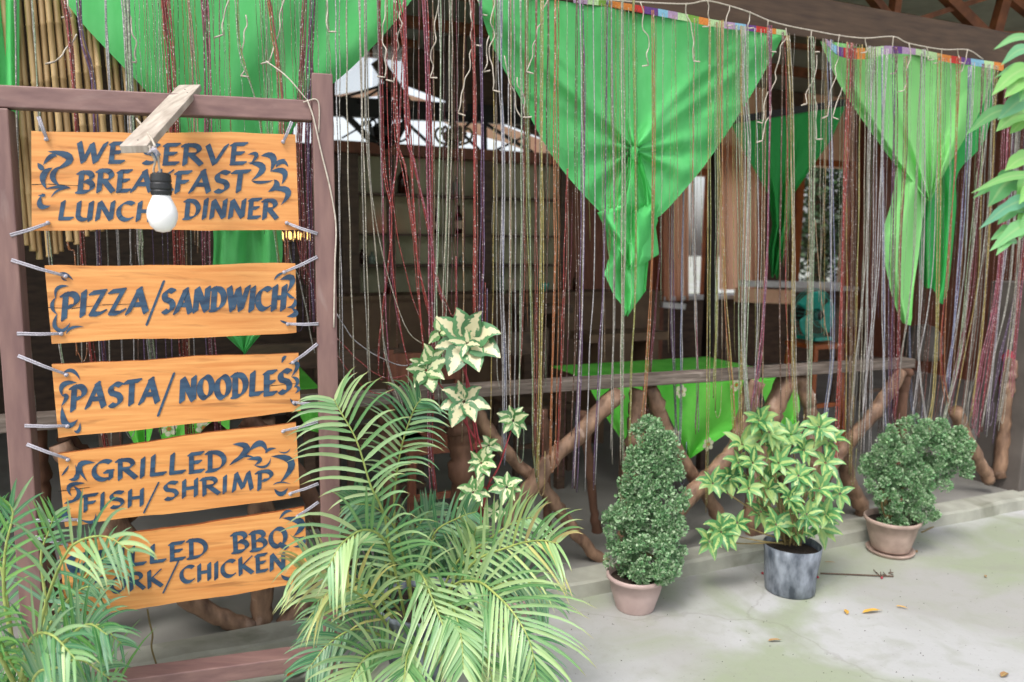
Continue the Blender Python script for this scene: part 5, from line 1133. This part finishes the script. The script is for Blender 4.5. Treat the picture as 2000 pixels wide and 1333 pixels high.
vp2 = gnd(1020, 1215, 0); pp_ = thing('flower_pot', 'grey rimmed planter half hidden behind the palm fronds', 'pot', gnd(1000, 1215, 0)); pot(pp_, gnd(990, 1205, 0), .13, .10, .12, M_clay2)
# --- curly potted plants
def curly(name, label, base, rt, rb, h, m, lumps, y, seed, saucer=False, dens=1.):
    t = thing(name, label, 'potted plant', base, 'potted plants in front of the railing'); c = base+Zv*(.02 if saucer else 0)
    if saucer: k = MB(); k.lathe(base, [(0, .001), (rb*1.18, .001), (rb*1.26, .012), (rb*1.28, .02), (rb*1.24, .02), (rb*1.1, .012), (0, .012)], 36); k.build('saucer', m, t, smooth=True)
    pot(t, c, rt, rb, h, m); rr = random.Random(seed)
    for j in range(5):
        k = MB(); x0 = rr.uniform(-.03, .03); l = lumps[j % len(lumps)]; k.tube(cr([c+Vector((x0, 0, h-.03)), c+Vector((x0*2, 0, h+.1)), pt(l[0], l[1], y)], 10), .006, 6); k.build('stem', M_stem, t, smooth=True)
    k = LMB()
    for (x, yy, rp) in lumps:
        cc = pt(x, yy, y+rr.uniform(-.03, .03)); rad_ = rp*y/1500; subs = []
        for i in range(int(14*(rp/45)**2)+5):
            d = Vector((rr.gauss(0, 1), rr.gauss(-.35, 1), rr.gauss(.1, 1))).normalized(); subs.append((cc+d*rad_*rr.uniform(.62, .95), d, rr.uniform(.020, .030)))
        for (sc2, d0, sr) in subs:
            for i in range(int(78*dens)):
                e2 = Vector((rr.gauss(0, 1), rr.gauss(0, 1), rr.gauss(0, 1))).normalized(); d = (e2+d0*.35).normalized(); q = sc2+d*sr*rr.random()**.25
                dd = (d+Vector((rr.uniform(-.7, .7), rr.uniform(-.7, .7), rr.uniform(-.3, .8)))).normalized(); Lf = rr.uniform(.008, .015)
                P = [q, q+dd*Lf*.5, q+dd*Lf]; S = dd.cross(d+Vector((.1, .2, .3))).normalized()*Lf*rr.uniform(.25, .5); up = dd.cross(S).normalized()*Lf*.3
                k.add([P[0]-S*.3, P[0]+S*.3, P[1]+S+up, P[1]-S+up, P[2]+S*.6-up, P[2]-S*.6+up*.5], [(0,1,2,3),(3,2,4,5)]); k.uvl += [(0,0),(0,1),(.5,1),(.5,0),(1,1),(1,0)]
    o = k.done('foliage', CURLY, t); return t
bA = gnd(1240, 1186, 0); yA = bA.y-.0
curly('potted_shrub', 'tall curly leaved dark green shrub in the left pink pot', bA, .126, .082, .155, M_clay, [(1262,1075,72),(1222,1088,36),(1290,1095,34),(1255,1100,30),(1310,1030,42),(1225,1040,48),(1260,1010,70),(1222,995,42),(1300,975,50),(1255,940,48),(1290,925,46),(1245,905,30),(1275,880,44),(1300,900,30),(1268,845,30),(1292,860,28)], yA+.02, 3)
bC = gnd(1738, 1078, 0); yC = bC.y
curly('potted_shrub', 'lower spreading curly leaved shrub in the right pot with saucer', bC, .135, .09, .165, M_clay2, [(1765,970,58),(1735,1000,34),(1760,1010,30),(1720,955,38),(1800,940,52),(1745,915,50),(1715,905,30),(1790,890,58),(1840,880,44),(1868,905,28),(1760,860,42),(1730,870,26),(1800,850,36),(1850,850,30),(1790,1000,34),(1875,870,20)], yC+.02, 4, True, 1.15)
# --- middle potted shrub, large leaves
bB = gnd(1542, 1152, 0); yB = bB.y; mp_ = thing('potted_shrub', 'lime green large leaved shrub in the grey grow bag', 'potted plant', bB, 'potted plants in front of the railing')
k = MB(); hB = pt(1545, 1062, yB).z; rB = 57*yB/1500
k.lathe(bB, [(0, 0), (rB*.80, 0), (rB*.86, .008), (rB*.90, hB*.4), (rB*.97, hB*.8), (rB*1.0, hB), (rB*.975, hB+.002), (rB*.95, hB*.8)], 40, 0, Zv, .02); k.build('grow_bag', M_bag, mp_, smooth=True)
k = MB(); k.lathe(bB+Zv*hB*.84, [(rB*.955, 0), (rB*.5, .006), (0, .002)], 30); k.build('soil', M_soil, mp_, smooth=True)
RO = [(1482,822,.0),(1502,845,.02),(1600,835,-.02),(1618,862,0),(1545,850,.08),(1450,870,.03),(1570,880,.0),(1442,905,.02),(1470,905,-.03),(1520,905,-.05),(1612,905,-.03),(1560,930,-.09),(1392,945,.02),(1425,935,.05),(1462,955,-.04),(1500,955,.0),(1600,955,-.08),(1640,965,-.03),(1540,975,-.12),(1486,1000,.02),(1575,1005,-.12),(1612,1005,-.06),(1515,1025,-.05),(1408,1040,-.05),(1440,1022,-.04),(1385,1058,-.06),(1550,1035,-.02)]
rr = random.Random(9)
RO += [(1510,870,.07),(1500,935,.10),(1580,950,.1),(1530,1000,.06),(1600,1030,.04)]
for (x, y, dy) in RO:
    c = pt(x, y, yB+dy*1.2+.02); rosette(mp_, c, rr.uniform(.078, .098), rr.choice((6,7,8,10)), LIME, wid=.40, rr=rr, tilt=1.0, grav=.26, wav=.10, facing=(CAMV+Vector((rr.uniform(-.3, .3), 0, rr.uniform(0, .5)))).normalized())
    k = MB(); mid = bB+Vector((rr.uniform(-.04, .04), rr.uniform(-.03, .03), hB)); k.tube(cr([mid, mid.lerp(c, .5)+Vector((rr.uniform(-.02, .02), 0, -.01 if y > 1015 else .02)), c], 10), [.0045*(1-.05*i) for i in range(11)], 6); k.build('stem', M_stem, mp_, smooth=True)
# --- tree branch at the right edge
br = thing('tree_branch', 'leafy branch with lobed green leaves entering at the right edge', 'branch', pt(2080, 200, 1.9))
def bl(a_, b_, w_, y=1.75, lobes=2, m=BRANCH):
    A_, B_ = pt(a_[0], a_[1], y), pt(b_[0], b_[1], y-.05); P = cr([A_, A_.lerp(B_, .5)+Vector((0, 0, .012)), B_], 10)
    leafmesh(P, None, (CAMV+Vector((rr.uniform(-.3, .3), 0, rr.uniform(-.2, .3)))).normalized(), w_*y/1500, m, 'leaf', br, lambda t: ovate(t)*(1 if t < .98 else .1), .1, lobes=lobes, wav=.05)
for q in [((2020,75),(1940,98),12,0),((2015,95),(1955,128),16,0),((2020,130),(1942,153),10,0),((2015,130),(1936,188),18,2),((2020,150),(1962,192),22,2),((2012,165),(1992,200),14,2),((2030,185),(1948,235),24,2),((1975,210),(1886,264),17,0),((2020,215),(1945,258),24,3),((2025,230),(1972,262),22,3),
          ((2020,310),(1962,335),20,2),((2025,340),(1896,378),12,0),((2000,340),(1900,388),13,2),((1985,345),(1930,405),26,2),((2015,345),(1985,390),24,0),((2030,360),(1990,400),20,0),((2015,385),(1912,448),15,2),((2000,400),(1948,440),20,2),((2020,410),(1985,450),22,0),((2030,430),(1932,492),17,3),((1990,455),(1934,470),14,3),((1985,468),(1945,500),12,2),((2030,400),(1990,470),18,2)]:
    bl(q[0], q[1], q[2]*.8, 1.75+R.uniform(-.06, .06), q[3])
for P_ in ([(2080,60,1.8),(2030,120,1.78),(2020,220,1.77),(2025,330,1.77),(2010,440,1.76)], [(2025,200,1.77),(1980,208,1.76),(1960,220,1.75)], [(2025,330,1.77),(1990,345,1.76),(1960,350,1.75)]):
    k = MB(); k.tube(cr([pt(*q) for q in P_], 16), .004, 6); k.build('twig', M_greenstem, br, smooth=True)
# ================================================================ DEBRIS ON THE PATIO
def fallen(x, y, L, ang, w_, label, m=DEAD, grav=-.08):
    g_ = gnd(x, y, .006); a_ = rad(ang); o = leafmesh(spine(g_, Vector((math.cos(a_), math.sin(a_), .12)), L, .12, 6), None, Zv, w_, m, 'fallen_leaf', None, ovate, .25, wav=.1); tag(o, label, 'leaf', 'fallen leaves on the patio')
fallen(1684, 1197, .10, 12, .012, 'largest yellow fallen leaf on the concrete right of the grow bag')
fallen(1655, 1200, .045, 80, .010, 'small yellow leaf just left of the largest fallen leaf')
fallen(1750, 1184, .05, -30, .006, 'thin yellow leaf just right of the largest fallen leaf')
fallen(1500, 1252, .06, 5, .008, 'tan leaf lying alone on open concrete below the grow bag', leafmat('dry_leaf', ['#8a6a4a', '#a07c50'], trans=0))
fallen(1955, 1322, .05, 30, .012, 'tan leaf at the bottom right corner', MATS['dry_leaf'])
fallen(1980, 992, .09, 20, .014, 'yellow leaf by the column foot at the right edge')
fallen(560, 1322, .07, 35, .022, 'curled orange brown leaf beside the frame bottom rail', leafmat('orange_dry_leaf', ['#8a4a24', '#b06a34'], trans=0))
fallen(1610, 1098, .06, -10, .004, 'thin brown leaf behind the grow bag', MATS['dry_leaf'])
fallen(1790, 1080, .04, 60, .006, 'small brown leaf right of the saucer pot', MATS['dry_leaf'])
fallen(1925, 1128, .03, 60, .006, 'small brown leaf on open concrete at the right', MATS['dry_leaf'])
k = MB(); k.tube(cr([gnd(1602, 1120, .006), gnd(1650, 1122, .006), gnd(1700, 1124, .007), gnd(1745, 1126, .006)], 20), .0035, 5)
for j in range(9): q = gnd(1712+j*4, 1122+R.uniform(-4, 4), .006); k.tube([q, q+Vector((R.uniform(-.03, .03), R.uniform(-.03, .03), R.uniform(.004, .015)))], .0025, 4)
tag(k.build('twig', M_darkwood, smooth=True), 'thin dark dried twig lying right of the grow bag', 'twig')
k = MB(); k.tube(cr([gnd(1800, 1040, .006), gnd(1850, 1018, .006), gnd(1920, 1000, .006), gnd(2010, 980, .006)], 30), .004, 6); tag(k.build('cable', M_stem, smooth=True), 'thin brown cord on the concrete running towards the column', 'cord')
berries = []
for j, (x, y) in enumerate([(1597,1130),(1722,1131),(1489,1122)]):
    k = MB(); k.lathe(gnd(x, y, .001), [(0, 0), (.005, .002), (.006, .006), (.004, .011), (0, .012)], 8); tag(k.build('red_berry', MATS['red_cloth'], smooth=True), ['red berry touching the right foot of the grow bag', 'red berry at the end of the dried twig', 'red berry at the left foot of the grow bag'][j], 'berry', 'fallen red berries')
# small grit scattered over the patio
k = MB(); rr = random.Random(77)
for i in range(260):
    q = gnd(rr.uniform(950, 2000), rr.uniform(1020, 1333), .001); s_ = rr.uniform(.0008, .003); k.add([q+Vector((-s_, -s_, 0)), q+Vector((s_, -s_*.6, 0)), q+Vector((s_*.5, s_, 0)), q+Vector((0, 0, s_))], [(0,1,3),(1,2,3),(2,0,3)])
o = k.build('grit', M_soil); o['kind'] = 'stuff'
k = MB(); k.tube(cr([sgn_(288, 1190, .1), sgn_(292, 1215, .1), sgn_(298, 1240, .1), sgn_(296, 1265, .1), sgn_(306, 1300, .1)], 16), .003, 5); tag(k.build('dangling_string', M_stem, smooth=True), 'thin brown string dangling below the lowest board', 'string')
